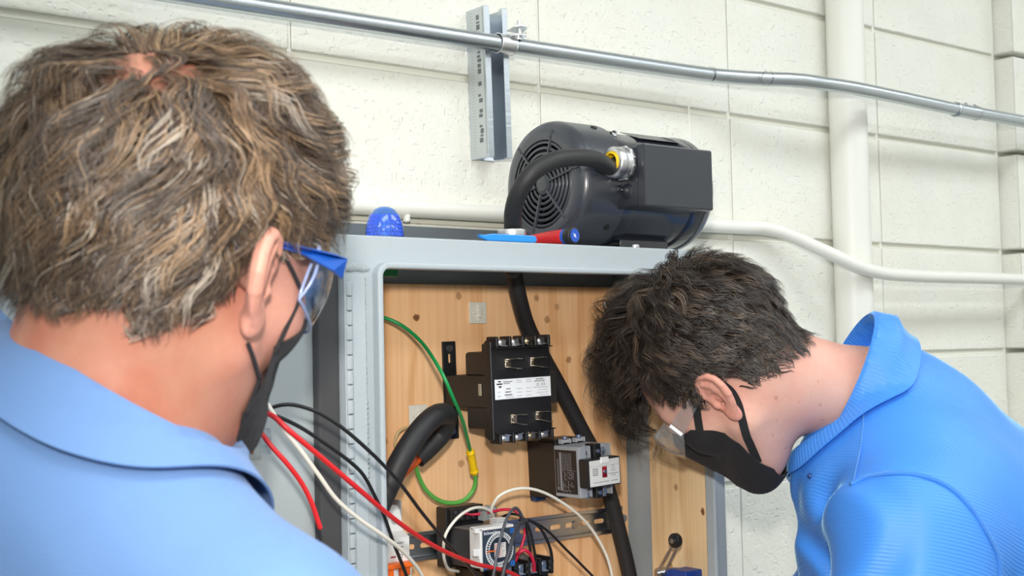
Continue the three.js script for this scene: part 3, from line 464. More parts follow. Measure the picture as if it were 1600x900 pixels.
{ // green connector under the roof
  const p = onZ(606, 425, 0.13), o = thing('green_connector', 'small green terminal connector in the dark upper left corner of the enclosure', 'connector', [p.x, p.y, 0.13]);
  part('body', box(0.022, 0.009, 0.012, 0.0008, 0, -0.001, 0), M.green, o);
  for (let i = 0; i < 4; i++) part('slot', box(0.0032, 0.003, 0.011, 0.0004, -0.0078 + i * 0.0052, 0.0045, 0.001), M.black, o);
  part('bracket', [box(0.002, 0.012, 0.002, 0.0004, -0.0155, -0.001, 0), box(0.036, 0.002, 0.014, 0.0004, 0, ENC.y1 - 0.0045 - p.y, 0), box(0.003, ENC.y1 - 0.004 - p.y, 0.01, 0.0004, 0.009, (ENC.y1 - 0.004 - p.y) / 2, -0.001)], M.greyPlastic, o);
}
{ // limit switch on the side board
  const X = 1.2585, hub = onX(1042, 893, X - 0.022), rol = onX(1071, 842, X - 0.022), o = thing('limit_switch', 'blue limit switch with a twin-bar lever and black roller on the pale side board', 'switch', [X, hub.y, hub.z]);
  const L = (p) => p.clone().sub(o.position), r = L(rol);
  part('body', [span(-0.032, 0, -0.075, 0.006, 0.014, 0.044, 0.002), span(-0.029, -0.002, -0.01, 0.0035, -0.004, 0.016, 0.003)], mat(s2l(28, 66, 150), 0.4), o, undefined, 'blue switch body');
  for (const s of [1, -1]) { const d = V(0, 0.0052 * s * 0.8, 0.0052 * s * 0.6 * -1); part('lever_bar', along(box(0.0022, r.length() * 1.02, 0.003, 0.0006), V(-0.034, 0, 0).add(d.clone().multiplyScalar(1)), V(-0.036, r.y, r.z).add(d.clone().multiplyScalar(0.75))), M.steel, o); }
  part('shaft', [cyl(0.007, 0.007, 0.012, 20, 'x').translate(-0.033, 0, 0), cyl(0.0036, 0.0036, 0.018, 14, 'x').translate(-0.034, 0, 0)], M.steel, o);
  const wheel = part('roller', lathe([[0.002, -0.0045], [0.0085, -0.0045], [0.0095, -0.003], [0.0095, 0.003], [0.0085, 0.0045], [0.002, 0.0045]], 28, 'x').translate(-0.041, r.y, r.z), M.black, o);
  part('roller_pin', cyl(0.0034, 0.003, 0.013, 14, 'x').translate(-0.0415, r.y, r.z), M.steel, wheel);
}
// ------------------------------------------------------------------ cables and wires
const trace = (list) => list.map(([px, py, z]) => onZ(px, py, z));
function wire(name, label, category, list, r, m, seg = 70) {
  const pts = trace(list), o = thing(name, label, category, pts[0].toArray());
  part('insulation', tube(pts.map((p) => p.clone().sub(o.position)), r, seg, 12), m, o);
  return o;
}
const PVC = (c, rough = 0.38) => mat(s2l(...c), rough);
const pvcBlack = PVC([22, 24, 28]), pvcRed = PVC([214, 34, 40]), pvcWhite = PVC([238, 234, 222]), pvcDarkRed = PVC([196, 30, 66]);
solo('power_cable', 'thick black cable running down behind the transformer to the bottom of the enclosure', 'cable', tube(trace([[800, 400, 0.16], [804, 430, 0.15], [812, 470, 0.14], [824, 510, 0.128], [845, 552, 0.118], [878, 612, 0.113], [905, 665, 0.113], [932, 716, 0.113], [950, 765, 0.114], [966, 825, 0.115], [986, 915, 0.116], [992, 990, 0.118]]), 0.0108, 90, 18), M.rubber);
{ // the thick cable that bends over on the left
  const o = thing('cut_cable', 'thick black jacketed cable bent over in a hook at the left of the transformer', 'cable', onZ(640, 700, 0.22).toArray());
  const L = (l) => trace(l).map((p) => p.sub(o.position));
  part('jacket', new THREE.TubeGeometry(curve(L([[560, 860, 0.2], [588, 800, 0.21], [606, 760, 0.215], [630, 712, 0.22], [660, 668, 0.215], [684, 648, 0.2], [698, 652, 0.18], [690, 676, 0.165], [668, 700, 0.16], [650, 716, 0.158]])), 90, 0.0128, 20), M.rubber, o);
  part('filler', tube(L([[690, 676, 0.165], [668, 700, 0.16], [640, 726, 0.157], [618, 748, 0.155], [600, 768, 0.15], [590, 800, 0.15]]), 0.0075, 24, 10), mat(s2l(228, 96, 34), 0.5), o, undefined, 'orange inner filler');
}
{ // green earth wire
  const o = thing('ground_wire', 'green earth wire looping down the plywood with a yellow splice', 'wire', onZ(587, 494, 0.13).toArray());
  const L = (l) => trace(l).map((p) => p.sub(o.position));
  part('insulation', tube(L([[560, 492, 0.12], [587, 494, 0.125], [608, 499, 0.13], [630, 510, 0.14], [656, 532, 0.165], [680, 565, 0.205], [694, 590, 0.222], [708, 622, 0.222], [722, 655, 0.2], [730, 685, 0.17], [735, 706, 0.15]]), 0.0022, 70, 12), PVC([24, 146, 78]), o);
  part('insulation', tube(L([[741, 738, 0.14], [743, 752, 0.135], [738, 768, 0.13], [724, 782, 0.128], [704, 786, 0.128], [684, 781, 0.13], [666, 766, 0.135], [655, 746, 0.142], [648, 722, 0.155]]), 0.0027, 60, 12), PVC([92, 176, 76]), o, undefined, 'lighter green tail');
  const s = L([[735, 706, 0.15], [738, 722, 0.145], [741, 738, 0.14]]);
  part('splice', [tube(s, 0.0048, 12, 14), along(lathe([[0.004, -0.002], [0.0056, -0.0015], [0.0056, 0.0015], [0.004, 0.002]], 16), s[0], s[0].clone().lerp(s[2], 0.1)), along(lathe([[0.004, -0.002], [0.0056, -0.0015], [0.0056, 0.0015], [0.004, 0.002]], 16), s[2].clone().lerp(s[0], 0.1), s[2])], M.yellow, o, undefined, 'yellow crimped splice');
}
solo('cable_tie_loop', 'pale amber tie loop standing out behind the thick black cable bend', 'tie', tube(trace([[622, 712, 0.1], [617, 694, 0.105], [622, 676, 0.108], [636, 668, 0.106], [648, 672, 0.1], [652, 664, 0.099]]), 0.0018, 30, 8), mat(s2l(205, 180, 130), 0.4));
// wires that hang between the door and the panel
wire('red_wire', 'long red wire sweeping from the door across the hinge to the bottom of the panel', 'wire', [[398, 668, 0.33], [402, 654, 0.335], [412, 646, 0.345], [428, 651, 0.36], [450, 671, 0.37], [500, 713, 0.37], [560, 764, 0.36], [620, 814, 0.33], [680, 854, 0.29], [740, 880, 0.25], [800, 896, 0.22], [840, 925, 0.2]], 0.0025, pvcRed, 100);
wire('red_wire', 'short red wire dropping from the door terminal and ending near the hinge', 'wire', [[394, 658, 0.33], [405, 672, 0.345], [424, 697, 0.355], [450, 726, 0.36], [472, 756, 0.36], [487, 786, 0.36], [500, 824, 0.36]], 0.0024, pvcRed);
wire('white_wire', 'white wire sweeping from the door across the hinge below the long red wire', 'wire', [[416, 628, 0.35], [425, 643, 0.355], [440, 666, 0.36], [470, 704, 0.36], [498, 742, 0.36], [524, 778, 0.355], [560, 810, 0.345], [600, 838, 0.33], [636, 868, 0.3], [662, 905, 0.27], [672, 940, 0.26]], 0.0021, pvcWhite);
wire('black_wire', 'upper black wire arching from the door over the hinge toward the timer', 'wire', [[402, 668, 0.32], [406, 652, 0.33], [420, 639, 0.345], [448, 632, 0.355], [486, 640, 0.36], [526, 662, 0.36], [575, 703, 0.355], [622, 752, 0.33], [660, 802, 0.3], [700, 850, 0.27], [740, 893, 0.24], [770, 930, 0.22]], 0.0019, pvcBlack, 100);
wire('black_wire', 'lower black wire from the door that drops in front of the breaker', 'wire', [[400, 648, 0.33], [414, 645, 0.345], [432, 650, 0.35], [468, 667, 0.35], [505, 691, 0.345], [540, 716, 0.34], [566, 740, 0.335], [586, 776, 0.325], [600, 806, 0.315], [614, 846, 0.3], [630, 886, 0.28], [646, 930, 0.27]], 0.0019, pvcBlack, 100);
// wires on the panel
wire('white_wire', 'white wire looped up and over the timer socket', 'wire', [[716, 893, 0.15], [700, 888, 0.165], [693, 866, 0.18], [696, 836, 0.19], [712, 812, 0.19], [734, 796, 0.18], [752, 793, 0.17], [766, 799, 0.16], [773, 812, 0.15]], 0.0018, pvcWhite);
wire('white_wire', 'white wire in a tall arch from the timer to the lower right of the panel', 'wire', [[767, 806, 0.15], [769, 792, 0.16], [779, 776, 0.17], [798, 766, 0.175], [822, 763, 0.178], [848, 769, 0.178], [878, 785, 0.176], [908, 808, 0.174], [932, 838, 0.17], [949, 872, 0.168], [957, 905, 0.166], [958, 950, 0.16]], 0.0019, pvcWhite, 90);
wire('dark_red_wire', 'dark red wire running along the top of the timer socket and down its right side', 'wire', [[722, 801, 0.13], [736, 804, 0.135], [762, 801, 0.15], [790, 796, 0.17], [806, 799, 0.18], [816, 812, 0.185], [820, 832, 0.185], [814, 856, 0.185], [805, 878, 0.18], [803, 890, 0.175]], 0.0018, pvcDarkRed);
wire('dark_red_wire', 'short dark red wire hooked into the relay socket terminal', 'wire', [[806, 876, 0.17], [810, 864, 0.185], [820, 860, 0.19], [829, 867, 0.19], [834, 880, 0.188], [835, 893, 0.182]], 0.0023, pvcDarkRed);
wire('grey_wire', 'dark grey wire arching in front of the timer dial from below', 'wire', [[770, 905, 0.235], [774, 880, 0.235], [781, 845, 0.23], [790, 815, 0.22], [799, 798, 0.21], [807, 794, 0.2], [814, 803, 0.195], [818, 815, 0.19], [819, 823, 0.188]], 0.0018, PVC([84, 88, 96]));
wire('grey_wire', 'thick dark grey wire rising in front of the right half of the timer dial', 'wire', [[784, 905, 0.235], [790, 880, 0.235], [798, 852, 0.23], [806, 830, 0.22], [815, 816, 0.2], [822, 813, 0.19]], 0.0025, PVC([62, 65, 72]));
wire('black_wire', 'short black wire curling over the top right corner of the timer', 'wire', [[779, 812, 0.15], [788, 806, 0.16], [800, 803, 0.175], [813, 806, 0.185], [822, 815, 0.19], [829, 832, 0.19], [834, 855, 0.19], [838, 880, 0.185]], 0.0017, pvcBlack);
wire('black_wire', 'black wire dropping from the timer to the second relay terminal', 'wire', [[812, 812, 0.185], [820, 814, 0.19], [824, 832, 0.19], [828, 855, 0.19], [830, 876, 0.185]], 0.0017, pvcBlack);
wire('black_wire', 'black wire curving down to the right-hand relay terminal', 'wire', [[812, 812, 0.183], [826, 813, 0.188], [842, 823, 0.19], [854, 842, 0.19], [861, 862, 0.188], [863, 878, 0.182]], 0.0019, pvcBlack);
wire('black_wire', 'black wire slanting from the timer to the lower right across bare plywood', 'wire', [[814, 811, 0.186], [832, 815, 0.188], [856, 830, 0.185], [884, 858, 0.18], [910, 884, 0.172], [932, 908, 0.165], [950, 940, 0.16]], 0.0017, pvcBlack);
{ // clear terminal cover on the inside of the door
  const o = thing('door_terminal', 'clear plastic terminal block on the inside of the door beside the neck', 'terminal block', onZ(402, 692, 0.345).toArray());
  part('base', box(0.036, 0.03, 0.006, 0.001, -0.004, -0.002, -0.021), mat([0.85, 0.87, 0.85], 0.2, 0, { transmission: 0.7, thickness: 0 }), o);
  part('cover', [box(0.022, 0.024, 0.001, 0.0004, 0, 0.001, 0.006), box(0.001, 0.024, 0.02, 0.0004, -0.011, 0.001, -0.005), box(0.001, 0.024, 0.02, 0.0004, 0.011, 0.001, -0.005), box(0.022, 0.001, 0.02, 0.0004, 0, 0.013, -0.005), box(0.028, 0.001, 0.02, 0.0004, 0, -0.003, -0.005), box(0.006, 0.012, 0.012, 0.001, 0.0135, 0, -0.008)], M.clear, o);
  for (const y of [0.007, -0.007]) part('terminal', [box(0.009, 0.008, 0.006, 0.0008), cyl(0.003, 0.003, 0.003, 12, 'z').translate(0, 0, 0.004)], y > 0 ? M.bright : mat(s2l(170, 100, 50), 0.3, 0.9), o, [-0.003, y, -0.012]);
  part('tab', box(0.02, 0.022, 0.0012, 0.0004, 0.006, -0.022, -0.02), mat([0.9, 0.92, 0.92], 0.3, 0, { transmission: 0.6, thickness: 0 }), o);
}
// ------------------------------------------------------------------ people: fields, skins, hair
const smin = (a, b, k) => { const h = Math.max(k - Math.abs(a - b), 0) / k; return Math.min(a, b) - h * h * k * 0.25; };
const smax = (a, b, k) => -smin(-a, -b, k);
function ellD(x, y, z, rx, ry, rz) { const a = x / rx, b = y / ry, c = z / rz, k0 = Math.sqrt(a * a + b * b + c * c), k1 = Math.sqrt(a * a / (rx * rx) + b * b / (ry * ry) + c * c / (rz * rz)); return k1 < 1e-9 ? -Math.min(rx, ry, rz) : k0 * (k0 - 1) / k1; }
function capD(x, y, z, ax, ay, az, bx, by, bz, ra, rb) {
  const ux = bx - ax, uy = by - ay, uz = bz - az, px = x - ax, py = y - ay, pz = z - az;
  let t = (px * ux + py * uy + pz * uz) / (ux * ux + uy * uy + uz * uz); t = t < 0 ? 0 : t > 1 ? 1 : t;
  const dx = px - ux * t, dy = py - uy * t, dz = pz - uz * t;
  return Math.sqrt(dx * dx + dy * dy + dz * dz) - ra - (rb - ra) * t;
}
const sphD = (x, y, z, cx, cy, cz, r) => Math.hypot(x - cx, y - cy, z - cz) - r;
// the head about the middle of the ears: x to the person's left, y up, z forward
function headField(x, y, z) {
  const ax = Math.abs(x);
  let d = ellD(x, y - 0.052, z + 0.014, 0.075, 0.084, 0.098);
  d = smin(d, ellD(x, y - 0.005, z - 0.030, 0.062, 0.088, 0.060), 0.03);
  if (d > 0.09) return d;
  d = smin(d, capD(ax, y, z, 0.052, -0.040, 0.008, 0.018, -0.090, 0.064, 0.020, 0.017), 0.03);
  d = smin(d, ellD(ax - 0.038, y + 0.012, z - 0.052, 0.026, 0.028, 0.030), 0.02);
  d = smin(d, ellD(x, y + 0.052, z - 0.060, 0.034, 0.036, 0.032), 0.02);
  d = smin(d, sphD(x, y, z, 0, -0.092, 0.070, 0.016), 0.02);
  d = smin(d, capD(x, y, z, 0, -0.05, -0.005, 0, -0.072, 0.042, 0.036, 0.030), 0.03);
  d = smin(d, capD(ax, y, z, 0.008, 0.037, 0.084, 0.045, 0.034, 0.066, 0.009, 0.009), 0.015);
  d = smax(d, -sphD(ax, y, z, 0.032, 0.020, 0.104, 0.021), 0.012);
  d = smin(d, capD(x, y, z, 0, 0.028, 0.089, 0, -0.013, 0.107, 0.008, 0.0115), 0.012);
  d = smin(d, sphD(ax, y, z, 0.011, -0.016, 0.098, 0.0095), 0.008);
  d = smin(d, capD(ax, y, z, 0, -0.045, 0.0905, 0.019, -0.048, 0.083, 0.0058, 0.003), 0.005);
  d = smin(d, capD(ax, y, z, 0, -0.057, 0.089, 0.017, -0.054, 0.082, 0.0062, 0.003), 0.005);
  d = smin(d, sphD(ax, y, z, 0.032, 0.021, 0.0775, 0.0132), 0.004);
  return d;
}
// a field's zero surface as a mesh (surface nets); vertices are then moved onto the surface
function nets(f, lo, hi, cell, clip) {
  const n = [0, 1, 2].map((k) => Math.max(2, Math.ceil((hi[k] - lo[k]) / cell) + 1)), [nx, ny, nz] = n, v = new Float32Array(nx * ny * nz);
  for (let k = 0, o = 0; k < nz; k++) for (let j = 0; j < ny; j++) for (let i = 0; i < nx; o++) {
    const d = v[o] = f(lo[0] + i * cell, lo[1] + j * cell, lo[2] + k * cell); i++;
    const skip = Math.floor(Math.abs(d) / cell / 1.3) - 2;                       // nothing to find within that distance
    for (let s = 0; s < skip && i < nx; s++, i++) v[++o] = d;
  }
  const at = new Int32Array(nx * ny * nz).fill(-1), pos = [], idx = [];
  const C = [[0, 0, 0], [1, 0, 0], [0, 1, 0], [1, 1, 0], [0, 0, 1], [1, 0, 1], [0, 1, 1], [1, 1, 1]], E = [[0, 1], [2, 3], [4, 5], [6, 7], [0, 2], [1, 3], [4, 6], [5, 7], [0, 4], [1, 5], [2, 6], [3, 7]];
  const id = (i, j, k) => i + nx * (j + ny * k);
  for (let k = 0; k < nz - 1; k++) for (let j = 0; j < ny - 1; j++) for (let i = 0; i < nx - 1; i++) {
    const c = C.map(([a, b, d]) => v[id(i + a, j + b, k + d)]); let m = 0; for (let q = 0; q < 8; q++) if (c[q] < 0) m |= 1 << q;
    if (m === 0 || m === 255) continue;
    let x = 0, y = 0, z = 0, w = 0;
    for (const [a, b] of E) if ((c[a] < 0) !== (c[b] < 0)) { const t = c[a] / (c[a] - c[b]); x += C[a][0] + (C[b][0] - C[a][0]) * t; y += C[a][1] + (C[b][1] - C[a][1]) * t; z += C[a][2] + (C[b][2] - C[a][2]) * t; w++; }
    at[id(i, j, k)] = pos.length / 3; pos.push(lo[0] + (i + x / w) * cell, lo[1] + (j + y / w) * cell, lo[2] + (k + z / w) * cell);
  }
  const quad = (a, b, c, d, flip) => { if (a < 0 || b < 0 || c < 0 || d < 0) return; if (flip) idx.push(a, c, b, b, c, d); else idx.push(a, b, c, b, d, c); };
  for (let k = 1; k < nz - 1; k++) for (let j = 1; j < ny - 1; j++) for (let i = 1; i < nx - 1; i++) {
    const s = v[id(i, j, k)] < 0;
    if (s !== v[id(i + 1, j, k)] < 0) quad(at[id(i, j - 1, k - 1)], at[id(i, j, k - 1)], at[id(i, j - 1, k)], at[id(i, j, k)], !s);
    if (s !== v[id(i, j + 1, k)] < 0) quad(at[id(i - 1, j, k - 1)], at[id(i, j, k - 1)], at[id(i - 1, j, k)], at[id(i, j, k)], s);
    if (s !== v[id(i, j, k + 1)] < 0) quad(at[id(i - 1, j - 1, k)], at[id(i, j - 1, k)], at[id(i - 1, j, k)], at[id(i, j, k)], !s);
  }
  const N = new Float32Array(pos.length), e = cell * 0.35;
  for (let q = 0; q < pos.length; q += 3) {
    let x = pos[q], y = pos[q + 1], z = pos[q + 2], gx, gy, gz, g;
    for (let it = 0; it < 3; it++) {
      gx = f(x + e, y, z) - f(x - e, y, z); gy = f(x, y + e, z) - f(x, y - e, z); gz = f(x, y, z + e) - f(x, y, z - e); g = Math.hypot(gx, gy, gz) || 1;
      if (it < 2) { const d = clamp(f(x, y, z) / (g / (2 * e)), -cell * 0.5, cell * 0.5); x -= d * gx / g; y -= d * gy / g; z -= d * gz / g; }
    }
    pos[q] = x; pos[q + 1] = y; pos[q + 2] = z; N[q] = gx / g; N[q + 1] = gy / g; N[q + 2] = gz / g;
  }
  const G = new THREE.BufferGeometry(); G.setAttribute('position', new THREE.BufferAttribute(new Float32Array(pos), 3)); G.setAttribute('normal', new THREE.BufferAttribute(N, 3)); G.setIndex(idx); return G;
}
// joins indexed geometries that carry position, normal, colour (and uv)
function join(list) { return mergeGeometries(list); }
function paint(g, fn) { const p = g.attributes.position, c = new Float32Array(p.count * 3); for (let i = 0; i < p.count; i++) c.set(fn(p.getX(i), p.getY(i), p.getZ(i)), i * 3); g.setAttribute('color', new THREE.BufferAttribute(c, 3)); return g; }
// the ear: e out from the head, y up along the ear, z forward
const HELIX = [[4, 9, 4], [6, 13, 12], [8, 11, 22], [11, 5, 30], [14, -4, 33.5], [17, -13, 30], [19, -19, 21], [19, -20, 10], [17, -17, -2], [13, -11, -13], [9, -5, -21]].map((p) => p.map((c) => c / 1000));
const ANTI = [[12, 0, 24], [14, -7, 17], [14.5, -10, 7], [12, -8, -5], [9, -3, -13]].map((p) => p.map((c) => c / 1000));
function earField(e, z, y) {
  const flare = (zz) => 0.006 - (zz - 0.01) * 0.42;
  // the thin wall of the ear, cupped
  let d = ellD(e - flare(z) * 0.9 - 0.0005, z + 0.0035, y - 0.006, 0.0036, 0.0178, 0.0285);
  d = smin(d, ellD(e - 0.008, z + 0.001, y + 0.024, 0.0042, 0.0085, 0.0105), 0.006);
  let h = 1; for (let i = 0; i < HELIX.length - 1; i++) { const a = HELIX[i], b = HELIX[i + 1], r = i < 2 ? 0.0026 : i > 7 ? 0.003 : 0.0037; h = Math.min(h, capD(e, z, y, a[0], a[1], a[2], b[0], b[1], b[2], r, r)); }
  d = smin(d, h, 0.005);
  let q = 1; for (let i = 0; i < ANTI.length - 1; i++) { const a = ANTI[i], b = ANTI[i + 1]; q = Math.min(q, capD(e, z, y, a[0], a[1], a[2], b[0], b[1], b[2], 0.0024, 0.0026)); }
  d = smin(d, q, 0.005);
  d = smax(d, -ellD(e - 0.0125, z - 0.0015, y + 0.001, 0.0075, 0.0075, 0.0105), 0.004);
  d = smin(d, capD(e, z, y, -0.002, 0.012, -0.001, 0.0055, 0.0095, -0.004, 0.005, 0.0036), 0.004);
  d = smin(d, capD(e, z, y, -0.006, 0.006, 0.004, 0.004, -0.002, 0.002, 0.011, 0.006), 0.006);
  return d;
}
function fingerChain(base, dir, palmN, lens, bend, r) {
  const out = []; let p = base.clone(), d = dir.clone();
  for (let i = 0; i < 3; i++) { d.applyAxisAngle(V().crossVectors(dir, palmN).normalize(), bend[i]); const q = p.clone().addScaledVector(d, lens[i]); out.push([p, q, r * (1 - i * 0.12), r * (1 - (i + 1) * 0.12)]); p = q; }
  return out;
}
// a body: joints in the world, one field, one skin
class Person {
  constructor(name, label, root, O, fwd, up, scale) {
    this.root = thing(name, label, 'person', root.toArray()); this.O = O; this.s = scale;
    this.u = up.clone().normalize(); this.f = fwd.clone().addScaledVector(this.u, -fwd.dot(this.u)).normalize(); this.l = V().crossVectors(this.u, this.f);
    this.prims = []; this.shirt = []; this.legs = [];
  }
  toL(p) { const d = p.clone().sub(this.O).multiplyScalar(1 / this.s); return V(d.dot(this.l), d.dot(this.u), d.dot(this.f)); }
  toW(x, y, z) { if (x.isVector3) ({ x, y, z } = x); return this.O.clone().addScaledVector(this.l, x * this.s).addScaledVector(this.u, y * this.s).addScaledVector(this.f, z * this.s); }
  head(X, Y, Z) { const { O, l, u, f, s } = this, x = (X - O.x) / s, y = (Y - O.y) / s, z = (Z - O.z) / s; return s * headField(x * l.x + y * l.y + z * l.z, x * u.x + y * u.y + z * u.z, x * f.x + y * f.y + z * f.z); }
  static cap(list, a, b, ra, rb, k = 0.04) { list.push([0, a.x, a.y, a.z, b.x, b.y, b.z, ra, rb, k]); }
  static ell(list, c, fr, r, k = 0.05) { list.push([1, c.x, c.y, c.z, fr, r[0], r[1], r[2], 0, k]); }
  static eval(list, X, Y, Z, d0 = 9) {
    let d = d0;
    for (const p of list) {
      let e;
      if (p[0] === 0) e = capD(X, Y, Z, p[1], p[2], p[3], p[4], p[5], p[6], p[7], p[8]);
      else { const x = X - p[1], y = Y - p[2], z = Z - p[3], [l, u, f] = p[4]; e = ellD(x * l.x + y * l.y + z * l.z, x * u.x + y * u.y + z * u.z, x * f.x + y * f.y + z * f.z, p[5], p[6], p[7]); }
      d = smin(d, e, p[9]);
    }
    return d;
  }
  body(X, Y, Z) { const h = this.head(X, Y, Z); return smin(h, Person.eval(this.prims, X, Y, Z), 0.03); }
  // where the line of sight through a pixel of the photograph meets the head and neck
  hit(px, py, f = (x, y, z) => this.body(x, y, z)) {
    const d = rayDir(px, py), o = camera.position; let t = 0.35;
    for (let i = 0; i < 160; i++) { const p = o.clone().addScaledVector(d, t), e = f(p.x, p.y, p.z); if (e < 0.0002) return p; t += Math.max(0.0004, e * 0.8); if (t > 3) break; }
    console.log('no hit', px, py); return o.clone().addScaledVector(d, 1);
  }
  normalAt(p, f = (x, y, z) => this.body(x, y, z), e = 0.001) { return V(f(p.x + e, p.y, p.z) - f(p.x - e, p.y, p.z), f(p.x, p.y + e, p.z) - f(p.x, p.y - e, p.z), f(p.x, p.y, p.z + e) - f(p.x, p.y, p.z - e)).normalize(); }
  rel(g) { return g.translate(-this.root.position.x, -this.root.position.y, -this.root.position.z); }
  bounds(list, pad) { const b = new THREE.Box3(); for (const p of list) { const c = V(p[1], p[2], p[3]); if (p[0] === 0) { b.expandByPoint(c.clone().addScalar(p[7])); b.expandByPoint(c.clone().addScalar(-p[7])); const e = V(p[4], p[5], p[6]); b.expandByPoint(e.clone().addScalar(p[8])); b.expandByPoint(e.clone().addScalar(-p[8])); } else { const r = Math.max(p[5], p[6], p[7]); b.expandByPoint(c.clone().addScalar(r)); b.expandByPoint(c.clone().addScalar(-r)); } } return [b.min.clone().addScalar(-pad).toArray(), b.max.clone().addScalar(pad).toArray()]; }
  // skin: head and neck finely, the rest coarsely, ears and hands on grids of their own
  skin(color, material, neckCut) {
    const f = (x, y, z) => this.body(x, y, z), O = this.O, list = [];
    const lo = [O.x - 0.15, neckCut, O.z - 0.15], hi = [O.x + 0.15, O.y + 0.17, O.z + 0.15];
    list.push(nets(f, lo, hi, 0.003));
    const [bl, bh] = this.bounds(this.prims, 0.03); bh[1] = neckCut + 0.018;
    list.push(nets(f, bl, bh, 0.012));
    for (const side of [-1, 1]) {
      const back = 0.2, tilt = 0.16;
      const g = nets((e, y, z) => earField(e, z, y), [-0.014, -0.043, -0.034], [0.03, 0.045, 0.026], 0.0011 );
      const p = g.attributes.position, n = g.attributes.normal;
      for (const a of [p, n]) for (let i = 0; i < a.count; i++) {
        let e = a.getX(i), y = a.getY(i), z = a.getZ(i); const isP = a === p;
        const y2 = y * Math.cos(tilt) + z * Math.sin(tilt), z2 = z * Math.cos(tilt) - y * Math.sin(tilt);
        const S = isP ? this.earScale ?? 1 : 1, x = side * (e * S * (isP ? this.earFlare ?? 1 : 1) + (isP ? 0.0705 : 0)), yy = y2 * S + (isP ? this.earY ?? 0.002 : 0), zz = z2 * S + (isP ? -0.006 : 0);
        const w = V().addScaledVector(this.l, x).addScaledVector(this.u, yy).addScaledVector(this.f, zz); if (isP) w.multiplyScalar(this.s).add(O);
        a.setXYZ(i, w.x, w.y, w.z);
      }
      const ix = g.index.array; { const m = side > 0 ? 1 : -1; if (m < 0) for (let i = 0; i < ix.length; i += 3) { const t = ix[i]; ix[i] = ix[i + 1]; ix[i + 1] = t; } }
      g.userData.ear = true; list.push(g);
    }
    for (const h of this.hands ?? []) { const hf = (x, y, z) => Person.eval(h, x, y, z); const [a, b] = this.bounds(h, 0.012); list.push(nets(hf, a, b, 0.004)); }
    list.forEach((g) => paint(g, (x, y, z) => color(x, y, z, g.userData.ear)));
    const g = join(list); this.rel(g);
    return part('body', g, material, this.root);
  }
  limbs(shoulder, elbow, wrist, hip, knee, ankle, toe, skinR = 1) {
    const c = Person.cap;
    for (const k of [0, 1]) {
      c(this.prims, shoulder[k], elbow[k], 0.046, 0.037, 0.03); c(this.prims, elbow[k], wrist[k], 0.038, 0.026, 0.02);
      c(this.prims, hip[k], knee[k], 0.08, 0.052, 0.05); c(this.prims, knee[k], ankle[k], 0.052, 0.036, 0.03); c(this.prims, ankle[k], toe[k], 0.036, 0.03, 0.03);
      c(this.legs, hip[k], knee[k], 0.1, 0.077, 0.05); c(this.legs, knee[k], ankle[k].clone().add(V(0, 0.03, 0)), 0.077, 0.068, 0.04);
    }
    this.hands = [0, 1].map((k) => {
      const d = wrist[k].clone().sub(elbow[k]).normalize(), side = V().crossVectors(d, V(0, 1, 0)).normalize().multiplyScalar(k ? -1 : 1), pn = V().crossVectors(side, d).normalize(); if (pn.y > 0) pn.negate();
      const h = [], w = wrist[k], palm = w.clone().addScaledVector(d, 0.09);
      for (const s of [-0.027, -0.009, 0.009, 0.027]) c(h, w.clone().addScaledVector(side, s * 0.5).addScaledVector(d, -0.01), palm.clone().addScaledVector(side, s), 0.019, 0.0135, 0.012);
      const lens = [[0.042, 0.025, 0.02], [0.047, 0.029, 0.021], [0.044, 0.027, 0.021], [0.034, 0.02, 0.018]];
      [-0.027, -0.009, 0.009, 0.027].forEach((s, i) => { for (const [a, b, ra, rb] of fingerChain(palm.clone().addScaledVector(side, s), d.clone().addScaledVector(side, s * 1.6).normalize(), pn, lens[i], [0.25 + i * 0.05, 0.42, 0.3], 0.0092 - (i === 3 ? 0.0012 : 0))) c(h, a, b, ra, rb, 0.003); });
      const tb = w.clone().addScaledVector(d, 0.03).addScaledVector(side, -0.03), td = d.clone().multiplyScalar(0.7).addScaledVector(side, -0.6).addScaledVector(pn, 0.35).normalize();
      let p = tb; for (const [l, r] of [[0.036, 0.0115], [0.03, 0.0105], [0.024, 0.009]]) { const q = p.clone().addScaledVector(td, l); c(h, p, q, r, r * 0.9, 0.004); td.addScaledVector(d, 0.25).normalize(); p = q; }
      return h;
    });
  }
  // a sheet that follows the head: rows of points, given thickness along the head's normal
  sheet(rows, thick, closed = false) {
    const R = rows.length, C = rows[0].length, pos = [], idx = [];
    const nrm = (i, j) => { const a = rows[Math.min(R - 1, i + 1)][j].clone().sub(rows[Math.max(0, i - 1)][j]), b = rows[i][Math.min(C - 1, j + 1)].clone().sub(rows[i][Math.max(0, j - 1)]); return V().crossVectors(b, a).normalize(); };
    for (const side of [1, 0]) for (let i = 0; i < R; i++) for (let j = 0; j < C; j++) { const p = rows[i][j].clone(); if (side) p.addScaledVector(nrm(i, j), thick); pos.push(p.x, p.y, p.z); }
    const q = (a, b, c, d) => idx.push(a, b, c, b, d, c), at = (s, i, j) => s * R * C + i * C + j;
    for (let i = 0; i < R - 1; i++) for (let j = 0; j < C - 1; j++) { q(at(0, i, j), at(0, i, j + 1), at(0, i + 1, j), at(0, i + 1, j + 1)); q(at(1, i, j), at(1, i + 1, j), at(1, i, j + 1), at(1, i + 1, j + 1)); }
    for (let j = 0; j < C - 1; j++) { q(at(0, 0, j), at(1, 0, j), at(0, 0, j + 1), at(1, 0, j + 1)); q(at(0, R - 1, j), at(0, R - 1, j + 1), at(1, R - 1, j), at(1, R - 1, j + 1)); }
